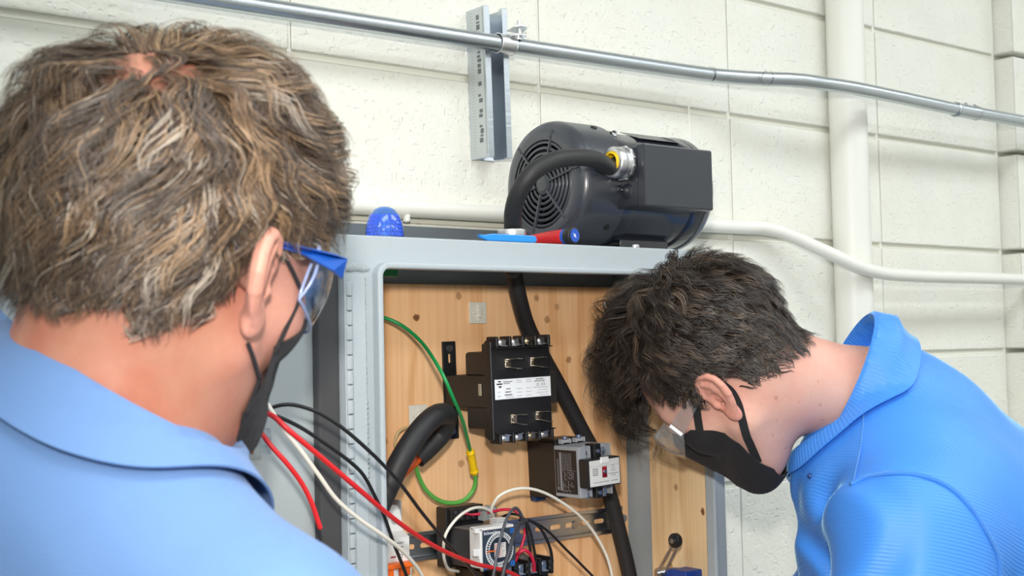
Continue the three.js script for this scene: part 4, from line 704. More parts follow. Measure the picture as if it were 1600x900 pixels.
    for (let i = 0; i < R - 1; i++) { q(at(0, i, 0), at(0, i + 1, 0), at(1, i, 0), at(1, i + 1, 0)); q(at(0, i, C - 1), at(1, i, C - 1), at(0, i + 1, C - 1), at(1, i + 1, C - 1)); }
    let g = new THREE.BufferGeometry(); g.setAttribute('position', new THREE.BufferAttribute(new Float32Array(pos), 3)); g.setIndex(idx); g.computeVertexNormals(); g = toCreasedNormals(g, 0.9); return this.rel(g);
  }
}
// hair: locks of fine tapering strands that grow along a flow over the head
function growHair(P, o) {
  const r = rng(o.seed), c0 = V(0, 0.045, -0.012), S = o.segs, ring = 3, total = o.locks * o.perLock;
  const pos = new Float32Array(total * (S + 1) * ring * 3), nor = new Float32Array(pos.length), col = new Float32Array(pos.length), idx = new Uint32Array(total * S * ring * 6);
  let vi = 0, ii = 0, made = 0;
  const np = P.neckOnly.map((q) => { const a = P.toL(V(q[1], q[2], q[3])), b = P.toL(V(q[4], q[5], q[6])); return [a.x, a.y, a.z, b.x, b.y, b.z, q[7] / P.s, q[8] / P.s]; });
  const FF = (x, y, z) => { let d = headField(x, y, z); if (y < 0.04) for (const q of np) d = smin(d, capD(x, y, z, ...q), 0.03); return d; };
  const F = (p) => FF(p.x, p.y, p.z), e = 0.002;
  const grad = (p) => V(FF(p.x + e, p.y, p.z) - FF(p.x - e, p.y, p.z), FF(p.x, p.y + e, p.z) - FF(p.x, p.y - e, p.z), FF(p.x, p.y, p.z + e) - FF(p.x, p.y, p.z - e)).normalize();
  const surface = (dir) => { let t = 0.24; for (let i = 0; i < 24; i++) { const p = c0.clone().addScaledVector(dir, t), d = F(p); if (d < 0.0004) break; t -= d * 0.85; } return c0.clone().addScaledVector(dir, t); };
  let tries = 0;
  for (let L = 0; L < o.locks && tries < o.locks * 30;) {
    tries++;
    const zc = 2 * r() - 1, az = 2 * Math.PI * r(), dir = V(Math.sqrt(1 - zc * zc) * Math.cos(az), Math.sqrt(1 - zc * zc) * Math.sin(az), zc);
    if (dir.y < -0.75) continue;
    const root = surface(dir), dens = o.density(root, r());
    if (r() > dens) continue;
    L++;
    const n0 = grad(root), len = o.length(root) * (0.75 + 0.5 * r()), lift = o.lift(root) * (0.5 + 0.6 * r()), lockR = o.lockRadius * (0.6 + 0.8 * r());
    const ph = 2.6 * noise(root.x * 22, root.y * 22, root.z * 22) * Math.PI + (r() - 0.5) * (o.jitter ?? 1.8), amp = o.wave(root) * (0.5 + 0.9 * r()), lam = o.waveLength * (0.75 + 0.5 * r()), curlAmp = o.curl(root) * (0.4 + 1.1 * r());
    const Q = [], NN = [], W = [], steps = S, ds = len / steps; let p = root.clone(), n = n0.clone(), prev = null, ti = r() - 0.5;
    for (let i = 0; i <= steps; i++) {
      const s = i / steps; Q.push(p.clone()); NN.push(n.clone());
      let fl = o.flow(p, n, s, root).clone(); fl.addScaledVector(n, -fl.dot(n)).normalize();
      const side = V().crossVectors(n, fl); fl.addScaledVector(side, o.turn(root) * noise(root.x * 15 + 3, root.y * 15, root.z * 15) + ti * 0.5).normalize();
      if (prev) fl.lerp(prev, 0.5).normalize(); prev = fl.clone();
      W.push(side);
      p = p.clone().addScaledVector(fl, ds); if (o.drop) o.drop(p, s, ds, root);
      const want = lift * Math.pow(Math.min(1, (i + 1) / steps * 2.2), 0.7), d = F(p); n = grad(p);
      if (d < want) p.addScaledVector(n, want - d); else p.addScaledVector(n, (want - d) * o.cling(root, s));
    }
    const shadeL = r(), tint = o.color(root, shadeL, r);
    for (let k = 0; k < o.perLock; k++) {
      const a = 2 * Math.PI * r(), rr = lockR * Math.sqrt(r()), t1 = Math.abs(n0.y) < 0.9 ? V(0, 1, 0) : V(1, 0, 0), bx = V().crossVectors(n0, t1).normalize(), by = V().crossVectors(n0, bx), ox = rr * Math.cos(a), oy = rr * Math.sin(a);
      const cut = 0.7 + 0.3 * r(), hs = (r() - 0.5) * lift * 0.3, own = (r() - 0.5) * 1.4, R0 = o.radius * (0.7 + 0.6 * r()), tj = 0.8 + 0.4 * r();
      const C = (r() < 0.35 ? o.color(root, r(), r) : tint).map((x) => x * tj), pts = [];
      for (let i = 0; i <= S; i++) {
        const s = i / S * cut, fi = s * S, i0 = Math.min(S - 1, Math.floor(fi)), ft = fi - i0, q = Q[i0].clone().lerp(Q[i0 + 1], ft), nn = NN[i0], w = W[i0], wv = s * len / lam * 2 * Math.PI + ph + own * 0.4, grow = Math.min(1, s * 2.2), keep = 1 - (o.pinch ?? 0.55) * s;
        q.addScaledVector(bx, ox * keep).addScaledVector(by, oy * keep).addScaledVector(nn, hs * s + curlAmp * grow * Math.cos(wv)).addScaledVector(w, amp * grow * Math.sin(wv) + own * 0.004 * s);
        const d = F(q); if (d < 0.0006) q.addScaledVector(nn, 0.0006 - d);
        pts.push(P.toW(q).sub(P.root.position));
      }
      const base = vi / 3;
      for (let i = 0; i <= S; i++) {
        const T = pts[Math.min(S, i + 1)].clone().sub(pts[Math.max(0, i - 1)]).normalize(), sd = V().crossVectors(T, nrmW(P, NN[Math.min(S, Math.round(i * cut))])).normalize(), bn = V().crossVectors(sd, T), R = R0 * (1 - 0.75 * (i / S) ** 1.5);
        for (let m = -1; m <= 1; m++) { const q = pts[i], h = m ? 0 : R * 0.55, nx = sd.x * m * 0.5 + bn.x, ny = sd.y * m * 0.5 + bn.y, nz = sd.z * m * 0.5 + bn.z, L2 = Math.hypot(nx, ny, nz); pos[vi] = q.x + sd.x * m * R + bn.x * h; pos[vi + 1] = q.y + sd.y * m * R + bn.y * h; pos[vi + 2] = q.z + sd.z * m * R + bn.z * h; nor[vi] = nx / L2; nor[vi + 1] = ny / L2; nor[vi + 2] = nz / L2; col[vi] = C[0]; col[vi + 1] = C[1]; col[vi + 2] = C[2]; vi += 3; }
      }
      for (let i = 0; i < S; i++) for (let m = 0; m < 2; m++) { const a0 = base + i * ring + m, a1 = a0 + 1, b0 = a0 + ring, b1 = a1 + ring; idx[ii++] = a0; idx[ii++] = a1; idx[ii++] = b0; idx[ii++] = a1; idx[ii++] = b1; idx[ii++] = b0; }
      made++;
    }
  }
  const g = new THREE.BufferGeometry();
  g.setAttribute('position', new THREE.BufferAttribute(pos.subarray(0, vi), 3)); g.setAttribute('normal', new THREE.BufferAttribute(nor.subarray(0, vi), 3)); g.setAttribute('color', new THREE.BufferAttribute(col.subarray(0, vi), 3)); g.setIndex(new THREE.BufferAttribute(idx.subarray(0, ii), 1));
  return g;
}
function nrmW(P, n) { return V().addScaledVector(P.l, n.x).addScaledVector(P.u, n.y).addScaledVector(P.f, n.z); }
const azimuth = (p) => Math.atan2(Math.abs(p.x), p.z) * 180 / Math.PI;
// ------------------------------------------------------------------ the two people
const camX = V(1, 0, 0).transformDirection(camera.matrixWorld), camY = V(0, 1, 0).transformDirection(camera.matrixWorld), camZ = V(0, 0, 1).transformDirection(camera.matrixWorld);
const inView = (r, u, b) => V().addScaledVector(camX, r).addScaledVector(camY, u).addScaledVector(camZ, b).normalize();
const skinBump = dataTex(256, 256, (u, v) => 0.5 + 0.5 * fbm(u * 40, v * 40, 5, 3));
function skinMaterial() { return new THREE.MeshPhysicalMaterial({ color: 0xffffff, vertexColors: true, roughness: 0.5, specularIntensity: 0.7, sheen: 0.15, sheenColor: new THREE.Color(0.9, 0.6, 0.5), sheenRoughness: 0.6 }); }
const hairMaterial = (rough) => new THREE.MeshPhysicalMaterial({ color: 0xffffff, vertexColors: true, roughness: rough, specularIntensity: 1, sheen: 0.3, sheenColor: new THREE.Color(1, 0.85, 0.68), sheenRoughness: 0.4 });
const nearEar = (p) => sstep(0.062, 0.03, Math.hypot(p.y - 0.018, p.z - 0.012));
// torso and shirt of a person, hung along a spine from the base of the neck
function torso(P, neck, n, f, o) {
  n = n.clone().normalize(); f = f.clone().addScaledVector(n, -f.dot(n)).normalize(); const l = V().crossVectors(n, f);
  P.neck = neck; P.tn = n; P.tf = f; P.tl = l;
  const at = (a, b, c) => neck.clone().addScaledVector(l, a).addScaledVector(n, b).addScaledVector(f, c);
  const frames = []; let p = neck.clone(), step = 0.02;
  for (let d = 0; d <= 0.66; d += step) { const up = n.clone().lerp(o.low, sstep(o.bend[0], o.bend[1], d)).normalize(), ff = f.clone().addScaledVector(up, -f.dot(up)).normalize(); frames.push([p.clone(), V().crossVectors(up, ff), up, ff]); p = p.clone().addScaledVector(up, -step); }
  const fr = (d) => frames[Math.min(frames.length - 1, Math.round(d / step))];
  const off = (d, a, c) => { const [q, L, , Fw] = fr(d); return q.clone().addScaledVector(L, a).addScaledVector(Fw, c); };
  const { cap, ell } = Person, S = P.shirt;
  const sw = o.wide ?? 0.165, sh = o.shoulder ?? [at(-sw, -(o.drop ?? 0.07), 0.0), at(sw, -(o.drop ?? 0.07), 0.0)];
  P.sh = sh; P.off = off; P.fr = fr; P.at = at;
  for (const k of [0, 1]) { const s = k ? 1 : -1; cap(S, at(s * 0.035, -0.025, -0.012), sh[k].clone().lerp(at(0, -0.05, -0.02), 0.25).addScaledVector(n, 0.008), 0.05, 0.052, 0.05); cap(S, sh[k], sh[k].clone().lerp(at(0, -0.12, 0), 0.4), o.shR, 0.08, 0.06); }
  for (const [d, c, rl, ru, rf] of o.hull) { const [q, L, U, Fw] = fr(d); ell(S, off(d, 0, c), [L, U, Fw], [rl, ru, rf], 0.1); }
  if (o.stub) cap(S, at(0, -0.09, -0.008), at(0, -0.042, -0.004), (o.stubR ?? 0.088), (o.stubR ?? 0.088) - 0.003, 0.05); else cap(S, at(0, -0.06, -0.005), at(0, 0.0, 0.002), 0.072, 0.066, 0.04);
  P.sleeve = [];
  const skinny = P.prims;
  cap(skinny, o.neckTop, at(0, -0.01, 0.0), o.neckR[0], o.neckR[1], 0.035); cap(skinny, at(0, -0.01, 0), at(0, -0.1, 0), o.neckR[1], 0.07, 0.04);
  P.neckOnly = skinny.slice(-2);
  for (const k of [0, 1]) cap(skinny, at(0, -0.06, -0.01), sh[k], 0.04, 0.044, 0.05);
  for (const [d, c, rl, ru, rf] of o.hull) { const [q, L, U, Fw] = fr(d); ell(skinny, off(d, 0, c), [L, U, Fw], [rl - 0.022, ru - 0.015, rf - 0.02], 0.06); }
  const pel = fr(0.62);
  P.pelvis = pel[0];
}
function legsAndArms(P, o) {
  const Y = V(0, 1, 0), F = V(P.tf.x, 0, P.tf.z).normalize(), L = V().crossVectors(Y, F), pc = P.pelvis.clone();
  const hip = [pc.clone().addScaledVector(L, -0.095), pc.clone().addScaledVector(L, 0.095)];
  const foot = pc.clone().addScaledVector(F, 0.03); foot.y = 0;
  const ank = [-1, 1].map((s) => foot.clone().addScaledVector(L, s * 0.12).addScaledVector(F, -0.02).setY(0.085)), knee = hip.map((h, k) => h.clone().lerp(ank[k], 0.5).addScaledVector(F, 0.035)), toe = ank.map((a) => a.clone().addScaledVector(F, 0.13).setY(0.045));
  P.limbs(P.sh, o.elbow, o.wrist, hip, knee, ank, toe);
  for (const k of [0, 1]) { const cuff = P.sh[k].clone().lerp(o.elbow[k], o.sleeve ?? 0.72); Person.cap(P.shirt, P.sh[k], cuff, o.sleeveR[0], o.sleeveR[1], 0.035); P.sleeve.push([P.sh[k], cuff]); }
  // trousers, belt line up under the shirt, and shoes
  const T = P.legs; Person.ell(T, pc.clone().add(V(0, 0.02, 0)), [L, Y, F], [0.172, 0.13, 0.125], 0.06);
  const tf = (x, y, z) => Person.eval(T, x, y, z) + 0.004 * noise(x * 14, y * 22, z * 14);
  const [a, b] = P.bounds(T, 0.02);
  part('trousers', P.rel(nets(tf, a, b, 0.012)), mat(o.trousers, 0.85), P.root);
  for (const k of [0, 1]) {
    const A = ank[k], sf = (x, y, z) => { const d = V(x - A.x, y, z - A.z), u = d.dot(F), v = d.dot(L); let e = capD(u, y, v, -0.035, 0.05, 0, 0.15, 0.043, 0, 0.05, 0.045); e = smin(e, capD(u, y, v, 0.0, 0.06, 0, -0.002, 0.13, 0, 0.052, 0.05), 0.03); e = smin(e, capD(u, y, v, 0, 0.09, 0, 0.13, 0.05, 0, 0.046, 0.042), 0.02); return smax(e, -y + 0.002, 0.008); };
    const c = A.clone().addScaledVector(F, 0.04);
    part('shoe', P.rel(nets(sf, [c.x - 0.22, -0.01, c.z - 0.22], [c.x + 0.22, 0.2, c.z + 0.22], 0.007)), mat([0.02, 0.018, 0.016], 0.45), P.root);
  }
}
// shirt cloth from its field, split into trunk and sleeves so that the knit runs each way
function shirtMesh(P, o) {
  const low = P.fr(o.hem ?? 0.6), hemP = low[0], hemN = low[2];
  const cuffs = P.sleeve.map(([a, b]) => [b, b.clone().sub(a).normalize()]);
  const base = (x, y, z) => { let d = Person.eval(P.shirt, x, y, z); d = smax(d, -((x - hemP.x) * hemN.x + (y - hemP.y) * hemN.y + (z - hemP.z) * hemN.z), 0.006); return d; };
  const f = (x, y, z) => { let d = base(x, y, z); if (Math.abs(d) < 0.05) { d -= o.folds(x, y, z); for (const [c, n] of cuffs) { const r = Math.hypot(x - c.x, y - c.y, z - c.z); if (r < 0.14) d = smax(d, (x - c.x) * n.x + (y - c.y) * n.y + (z - c.z) * n.z, 0.004); } } return d; };
  P.cloth = f;
  const [a, b] = P.bounds(P.shirt, 0.03), g = nets(f, a, b, o.cell);
  // side of the armhole: sleeve where nearer the arm than the armhole plane
  const hole = P.sh.map((s, k) => { const inn = P.at(0, -0.09, 0.0).sub(s).normalize(), arm = P.sleeve[k][1].clone().sub(s).normalize(), n = arm.clone().multiplyScalar(0.75).addScaledVector(inn, -0.75).normalize(); return [s.clone().addScaledVector(n, o.armhole?.[k] ?? -0.035), n, s, arm]; });
  P.hole = hole;
  const p = g.attributes.position, ix = g.index.array, groups = [[], [], []], side = (x, y, z) => { for (let k = 0; k < 2; k++) { const [c, n, s] = hole[k]; if ((x - c.x) * n.x + (y - c.y) * n.y + (z - c.z) * n.z > 0 && Math.hypot(x - s.x, y - s.y, z - s.z) < 0.34) { const t = V(x, y, z).sub(s), ax = hole[k][3], along = t.dot(ax); if (t.addScaledVector(ax, -along).length() < 0.135) return k + 1; } } return 0; };
  for (let i = 0; i < ix.length; i += 3) { let x = 0, y = 0, z = 0; for (let k = 0; k < 3; k++) { x += p.getX(ix[i + k]) / 3; y += p.getY(ix[i + k]) / 3; z += p.getZ(ix[i + k]) / 3; } groups[side(x, y, z)].push(ix[i], ix[i + 1], ix[i + 2]); }
  const make = (list, uv) => {
    const map = new Map(), pos = [], nor = [], uvs = [], idx = [], n = g.attributes.normal;
    for (const v of list) { if (!map.has(v)) { map.set(v, pos.length / 3); const q = V(p.getX(v), p.getY(v), p.getZ(v)); pos.push(q.x, q.y, q.z); nor.push(n.getX(v), n.getY(v), n.getZ(v)); uvs.push(...uv(q)); } idx.push(map.get(v)); }
    const G = new THREE.BufferGeometry(); G.setAttribute('position', new THREE.BufferAttribute(new Float32Array(pos), 3)); G.setAttribute('normal', new THREE.BufferAttribute(new Float32Array(nor), 3)); G.setAttribute('uv', new THREE.BufferAttribute(new Float32Array(uvs), 2)); G.setIndex(idx); return P.rel(G);
  };
  const sh = part('shirt', make(groups[0], (q) => { const d = q.clone().sub(P.neck), a = d.dot(P.tl), b = d.dot(P.tn), c = d.dot(P.tf); return [(c * 0.9 + a * 0.62), b]; }), o.material, P.root);
  for (const k of [0, 1]) { const [s, e] = P.sleeve[k], ax = e.clone().sub(s).normalize(); part('sleeve', make(groups[k + 1], (q) => { const d = q.clone().sub(s); return [d.dot(ax), d.dot(P.tf)]; }), o.material, sh); }
  return sh;
}
// a polo collar: a stand round the neck that folds over into a leaf lying on the shirt
function collar(P, o, material, parent) {
  const { c, l, n, f, rl, rf } = o, rows = [], T = 120;
  const dirAt = (a) => [l.clone().multiplyScalar(Math.sin(a)).addScaledVector(f, Math.cos(a)), l.clone().multiplyScalar(Math.sin(a) * rl).addScaledVector(f, Math.cos(a) * rf)];
  for (let t = 0; t <= T; t++) {
    const a0 = o.gap, a = a0 + (2 * Math.PI - 2 * a0) * t / T, [dir, rad] = dirAt(a), back = 0.5 - 0.5 * Math.cos(a), lift = o.lift(a);
    const base = c.clone().add(rad).addScaledVector(n, lift), top = base.clone().addScaledVector(n, o.stand).addScaledVector(dir, o.flare(a));
    const prof = [base.clone().addScaledVector(n, -0.02), base.clone().addScaledVector(n, o.stand * 0.45).addScaledVector(dir, o.flare(a) * 0.4), top.clone().addScaledVector(n, -0.003).addScaledVector(dir, -0.001), top.clone().addScaledVector(n, 0.0012).addScaledVector(dir, 0.0018), top.clone().addScaledVector(dir, 0.005).addScaledVector(n, -0.001)];
    const leaf = o.leaf(a), S = 9; let q = prof[4].clone(), down = n.clone().multiplyScalar(-1).addScaledVector(dir, o.slope(a)).normalize();
    for (let i = 1; i <= S; i++) {
      q = q.clone().addScaledVector(down, leaf / S);
      const e = 0.003, d = P.cloth(q.x, q.y, q.z), off = o.off(a) + 0.0035;
      if (d < off) { const g = V(P.cloth(q.x + e, q.y, q.z) - d, P.cloth(q.x, q.y + e, q.z) - d, P.cloth(q.x, q.y, q.z + e) - d).normalize(); q.addScaledVector(g, off - d); } else if (i > 4) { const g = V(P.cloth(q.x + e, q.y, q.z) - d, P.cloth(q.x, q.y + e, q.z) - d, P.cloth(q.x, q.y, q.z + e) - d).normalize(); q.addScaledVector(g, -(d - off) * 0.3); }
      prof.push(q.clone());
    }
    rows.push(prof);
  }
  // smooth along the ring
  for (let k = 0; k < 4; k++) for (let j = 5; j < rows[0].length; j++) { const old = rows.map((r) => r[j].clone()); for (let t = 1; t < T; t++) rows[t][j].copy(old[t]).multiplyScalar(0.5).addScaledVector(old[t - 1], 0.25).addScaledVector(old[t + 1], 0.25); }
  const g = P.sheet(rows, 0.0016), uv = new Float32Array(g.attributes.position.count * 2), p = g.attributes.position;
  for (let i = 0; i < p.count; i++) { const d = V(p.getX(i), p.getY(i), p.getZ(i)).add(P.root.position).sub(c); uv[2 * i] = Math.atan2(-d.dot(l), -d.dot(f)) * 0.08 ; uv[2 * i + 1] = d.dot(n); }
  g.setAttribute('uv', new THREE.BufferAttribute(uv, 2));
  const m = part('collar', g, material, parent); m.userData.rows = undefined; P.collarRows = rows; return m;
}
// a mask that follows a smoothed face: longitude and latitude about a point in the lower face
function maskSheet(P, o) {
  const hull = (x, y, z) => { const ax = Math.abs(x); let d = ellD(x, y - 0.005, z - 0.03, 0.064, 0.088, 0.062); d = smin(d, capD(ax, y, z, 0.054, -0.04, 0.008, 0.018, -0.09, 0.066, 0.021, 0.019), 0.04); d = smin(d, capD(x, y, z, 0, -0.006, 0.106, 0, -0.088, 0.082, 0.012, 0.012), 0.05); d = smin(d, ellD(x, y - 0.052, z + 0.014, 0.075, 0.084, 0.098), 0.03); d = smin(d, capD(x, y, z, 0, -0.05, -0.005, 0, -0.072, 0.042, 0.038, 0.032), 0.03); return Math.min(d, headField(x, y, z)); };
  const c = V(0, -0.045, 0.02), rows = [], A = 60, B = 30;
  for (let i = 0; i <= B; i++) {
    const row = [];
    for (let j = 0; j <= A; j++) {
      const s = -1 + 2 * j / A, lon = s * o.wide, as = Math.abs(s), lat = mixn(pick(o.top, as), pick(o.bottom, as), i / B) * Math.PI / 180, L = lon * Math.PI / 180;
      const dir = V(Math.sin(L) * Math.cos(lat), Math.sin(lat), Math.cos(L) * Math.cos(lat)); let t = 0.24;
      for (let k = 0; k < 50; k++) { const q = c.clone().addScaledVector(dir, t), d = hull(q.x, q.y, q.z) - 0.0022; if (d < 0.0002) break; t -= d * 0.7; }
      const q = c.clone().addScaledVector(dir, t), fold = o.crease * (noise(q.x * 40, q.y * 90, q.z * 30) ) ;
      q.addScaledVector(dir, fold); row.push(P.toW(q));
    }
    rows.push(row);
  }
  return { rows, geo: P.sheet(rows, 0.0016) };
}
// a line drawn over the skin through pixels of the photograph, mirrored onto the far side when asked
function overSkin(P, pix, lift, n = 24) { const pts = pix.map(([px, py]) => { const p = P.hit(px, py); return p.addScaledVector(P.normalAt(p), lift); }); return curve(pts).getPoints(n); }
const mirror = (P, pts) => pts.map((p) => { const q = P.toL(p); q.x = -q.x; return P.toW(q); });
function ribbon(P, pts, wide, thick, dirFn) { const rows = [[], []]; pts.forEach((p, i) => { const T = pts[Math.min(pts.length - 1, i + 1)].clone().sub(pts[Math.max(0, i - 1)]).normalize(), N = P.normalAt(p), S = V().crossVectors(N, T).normalize(); rows[0].push(p.clone().addScaledVector(S, -wide / 2)); rows[1].push(p.clone().addScaledVector(S, wide / 2)); }); return P.sheet(rows, thick); }

const blackCloth = new THREE.MeshPhysicalMaterial({ color: new THREE.Color().setRGB(0.012, 0.012, 0.014), roughness: 0.9, sheen: 0.2, sheenColor: new THREE.Color(0.3, 0.3, 0.35) });
const ribBump = (per) => { const t = dataTex(64, 8, (u) => 0.5 + 0.5 * Math.sin(u * 2 * Math.PI)); t.repeat.set(1 / per, 1 / per); return t; };

// ---- the older man, near, seen from behind his right shoulder
const hairlineA = [[0, 0.083], [35, 0.077], [52, 0.055], [66, 0.042], [74, 0.03], [80, 0.026], [88, 0.033], [101, 0.033], [108, 0.006], [118, -0.018], [140, -0.028], [180, -0.031]];
{
  const O = toWorld(263, 425, 0.862), H = V(0.924, 0, -0.383), pitch = 10 * Math.PI / 180, roll = 12 * Math.PI / 180;
  const f = H.clone().multiplyScalar(Math.cos(pitch)).add(V(0, -Math.sin(pitch), 0)), u0 = H.clone().multiplyScalar(Math.sin(pitch)).add(V(0, Math.cos(pitch), 0)), left = V().crossVectors(u0, f);
  const u = u0.clone().multiplyScalar(Math.cos(roll)).addScaledVector(left, -Math.sin(roll));
  const neck = toWorld(166, 678, 0.845), n = inView(0.45, 0.88, 0.0), tf = inView(0.45, -0.26, -0.853);
  const P = new Person('person', 'man with wavy greying brown hair in a pale blue polo shirt, seen from behind', V(neck.x - 0.12, 0, neck.z + 0.05), O, f, u, 1.05);
  P.earScale = 0.95; P.earY = 0.004; P.earFlare = 1.45;
  torso(P, neck, n, tf, { wide: 0.2, drop: 0.052, stub: true, low: V(0.05, 1, 0).normalize(), bend: [0.15, 0.45], shR: 0.062, neckTop: P.toW(0, -0.02, -0.028), neckR: [0.064, 0.069], hull: [[0.17, 0.01, 0.19, 0.16, 0.118], [0.33, 0.02, 0.175, 0.17, 0.12], [0.5, 0.035, 0.178, 0.15, 0.13]] });
  const Y = V(0, 1, 0), F = V(P.tf.x, 0, P.tf.z).normalize();
  const elbow = P.sh.map((s, k) => s.clone().add(V(0, -0.29, 0)).addScaledVector(F, 0.03).addScaledVector(P.tl, (k ? 1 : -1) * 0.04)), wrist = elbow.map((e, k) => e.clone().add(V(0, -0.13, 0)).addScaledVector(F, 0.19).addScaledVector(P.tl, (k ? -1 : 1) * 0.05));
  legsAndArms(P, { elbow, wrist, sleeveR: [0.064, 0.068], trousers: s2l(52, 54, 62) });
  const bp = P.toL(P.hit(238, 92)), baldAt = (p) => p.y > 0.08 ? Math.hypot(p.x - bp.x, p.y - bp.y, p.z - bp.z) / 0.026 : 9;
  const skin = (x, y, z, ear) => {
    const q = P.toL(V(x, y, z)), m = fbm(q.x * 60, q.y * 60, q.z * 60, 3), big = fbm(q.x * 18, q.y * 18, q.z * 18 + 5, 2), fine = noise(q.x * 420, q.y * 420, q.z * 420);
    let c = [0.455, 0.21, 0.142];
    const red = clamp(0.36 + 0.9 * big + 0.8 * m + (ear ? 0.15 : 0) + 0.16 * sstep(-0.03, -0.1, q.y)); c = [c[0] * (1 - 0.08 * red), c[1] * (1 - 0.34 * red), c[2] * (1 - 0.4 * red)];
    const pink = ear ? 1 : sstep(-0.09, -0.04, q.y) * sstep(-0.02, 0.03, q.z); c = c.map((v, i) => mixn(v, [0.6, 0.29, 0.225][i] * (1 - 0.12 * red), pink * 0.8));
    const k = 1 + 0.05 * fine; c = c.map((v) => v * k);
    if (!ear && q.y > -0.07) { const hl = sstep(-0.004, 0.006, q.y - pick(hairlineA, azimuth(q)) + 0.004 * noise(q.x * 90, q.y * 90, q.z * 90)); const h = hl * sstep(0.6, 1.4, baldAt(q)) * 0.82; c = c.map((v, i) => mixn(v, [0.1, 0.07, 0.05][i], h)); }   // scalp dark with hair roots
    return c;
  };
  P.skin(skin, skinMaterial(), neck.y - 0.02);
  const cotton = new THREE.MeshPhysicalMaterial({ color: new THREE.Color().setRGB(...s2l(104, 140, 192)), roughness: 0.85, sheen: 0.35, sheenColor: new THREE.Color(0.6, 0.7, 0.9), sheenRoughness: 0.6, bumpMap: dataTex(128, 128, (uu, v) => 0.5 + 0.25 * Math.sin(uu * 2 * Math.PI * 16) * Math.sin(v * 2 * Math.PI * 16) + 0.25 * noise(uu * 64, v * 64, 2)), bumpScale: 0.0003 });
  cotton.bumpMap.repeat.set(60, 60);
  const sh = shirtMesh(P, { cell: 0.0065, material: cotton, folds: (x, y, z) => { const d = V(x, y, z).sub(P.neck), a = d.dot(P.tl), b = d.dot(P.tn), c = d.dot(P.tf); return 0.0035 * noise(a * 7 + b * 16, b * 9 - a * 6, c * 7) + 0.0018 * noise(a * 14 - b * 30, b * 18, c * 12); } });
  collar(P, { c: P.at(0, 0.0, 0.004), l: P.tl, n: P.tn, f: P.tf, rl: 0.078, rf: 0.074, gap: 0.25, stand: 0.03, lift: (a) => 0.004 - 0.008 * Math.cos(a), flare: () => 0.004, leaf: (a) => 0.043 + 0.026 * sstep(0.2, 1, Math.cos(a)), slope: (a) => 0.4, off: (a) => 0.003 }, cotton, sh);
  // hair
  const hl = (p) => pick(hairlineA, azimuth(p)) + 0.006 * noise(p.x * 70, p.y * 70, p.z * 70);
  const top = (p) => sstep(0.05, 0.11, p.y), sideGrey = (p) => sstep(125, 75, azimuth(p)) * sstep(0.075, 0.02, p.y);
  const whorl = bp.clone().add(V(0.012, 0, 0.012));
  const bald = (p) => sstep(0.55, 1.3, baldAt(p));
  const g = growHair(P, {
    seed: 21, locks: 1150, perLock: 17, segs: 11, radius: 0.00046, lockRadius: 0.0105, waveLength: 0.046, pinch: 0.74, jitter: 0.7,
    density: (p) => sstep(-0.003, 0.006, p.y - hl(p)) * mixn(0.28, 1, bald(p)),
    length: (p) => mixn(mixn(0.02, 0.058, sstep(-0.03, 0.05, p.y)), 0.058, top(p)) * mixn(1, 0.5, sideGrey(p)) * mixn(1, 0.4, nearEar(p)) * mixn(0.75, 1, bald(p)) * (1 - 0.35 * sstep(0.03, 0.08, p.z)),
    lift: (p) => mixn(0.012, 0.02, sstep(-0.03, 0.06, p.y)) * mixn(1, 0.4, sideGrey(p)) * mixn(1, 1.3, top(p)) * mixn(0.4, 1, bald(p)) * (1 - 0.4 * sstep(0.03, 0.08, p.z)) * mixn(1, 0.45, nearEar(p)),
    wave: (p) => mixn(0.005, 0.0062, top(p)), curl: (p) => 0.0014 + 0.001 * sstep(0.02, 0.07, p.z), turn: (p) => 1.0,
    cling: () => 0.9,
    flow: (p, nn, s, root) => { const away = p.clone().sub(whorl).normalize(); const fwd = sstep(0.03, 0.09, root.z) * sstep(0.02, 0.08, root.y); return away.lerp(V(-0.5, 0.2, -0.6), fwd * 0.7).add(V(0, -0.35 * sstep(0.09, 0.02, p.y), -0.25 * sstep(0.03, -0.02, p.y))); },
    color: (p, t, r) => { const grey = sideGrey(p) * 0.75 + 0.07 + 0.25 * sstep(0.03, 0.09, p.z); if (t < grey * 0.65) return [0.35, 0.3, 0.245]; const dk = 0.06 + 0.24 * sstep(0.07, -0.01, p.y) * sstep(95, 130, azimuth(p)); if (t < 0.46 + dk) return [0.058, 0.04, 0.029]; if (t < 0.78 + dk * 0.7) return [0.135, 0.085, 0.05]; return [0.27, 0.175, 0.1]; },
  });
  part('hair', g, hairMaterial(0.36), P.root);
  // mask and its cords
  const mk = maskSheet(P, { wide: 74, top: [[0, 37], [0.25, 34], [0.6, 24], [1, 12]], bottom: [[0, -45], [0.4, -44], [0.75, -41], [1, -27]], crease: 0.0012 });
  const mask = part('face_mask', mk.geo, blackCloth, P.root, undefined, 'black cloth face mask');
  P.maskRows = mk.rows;
  const edgeR = mk.rows.map((row) => row[0]);
  const c1 = [edgeR[2].clone(), ...overSkin(P, [[468, 455], [455, 425], [443, 402]], 0.0016, 12)], c2 = [edgeR[edgeR.length - 3].clone(), ...overSkin(P, [[402, 592], [393, 560], [385, 538]], 0.0016, 12)];
  for (const c of [c1, c2]) { part('ear_cord', P.rel(tube(c, 0.0016, 30, 8)), blackCloth, mask); part('ear_cord', P.rel(tube(mirror(P, c), 0.0016, 30, 8)), blackCloth, mask); }
  // safety glasses: blue temples, clear wrapping lens
  const gl = sub('safety_glasses', P.root);
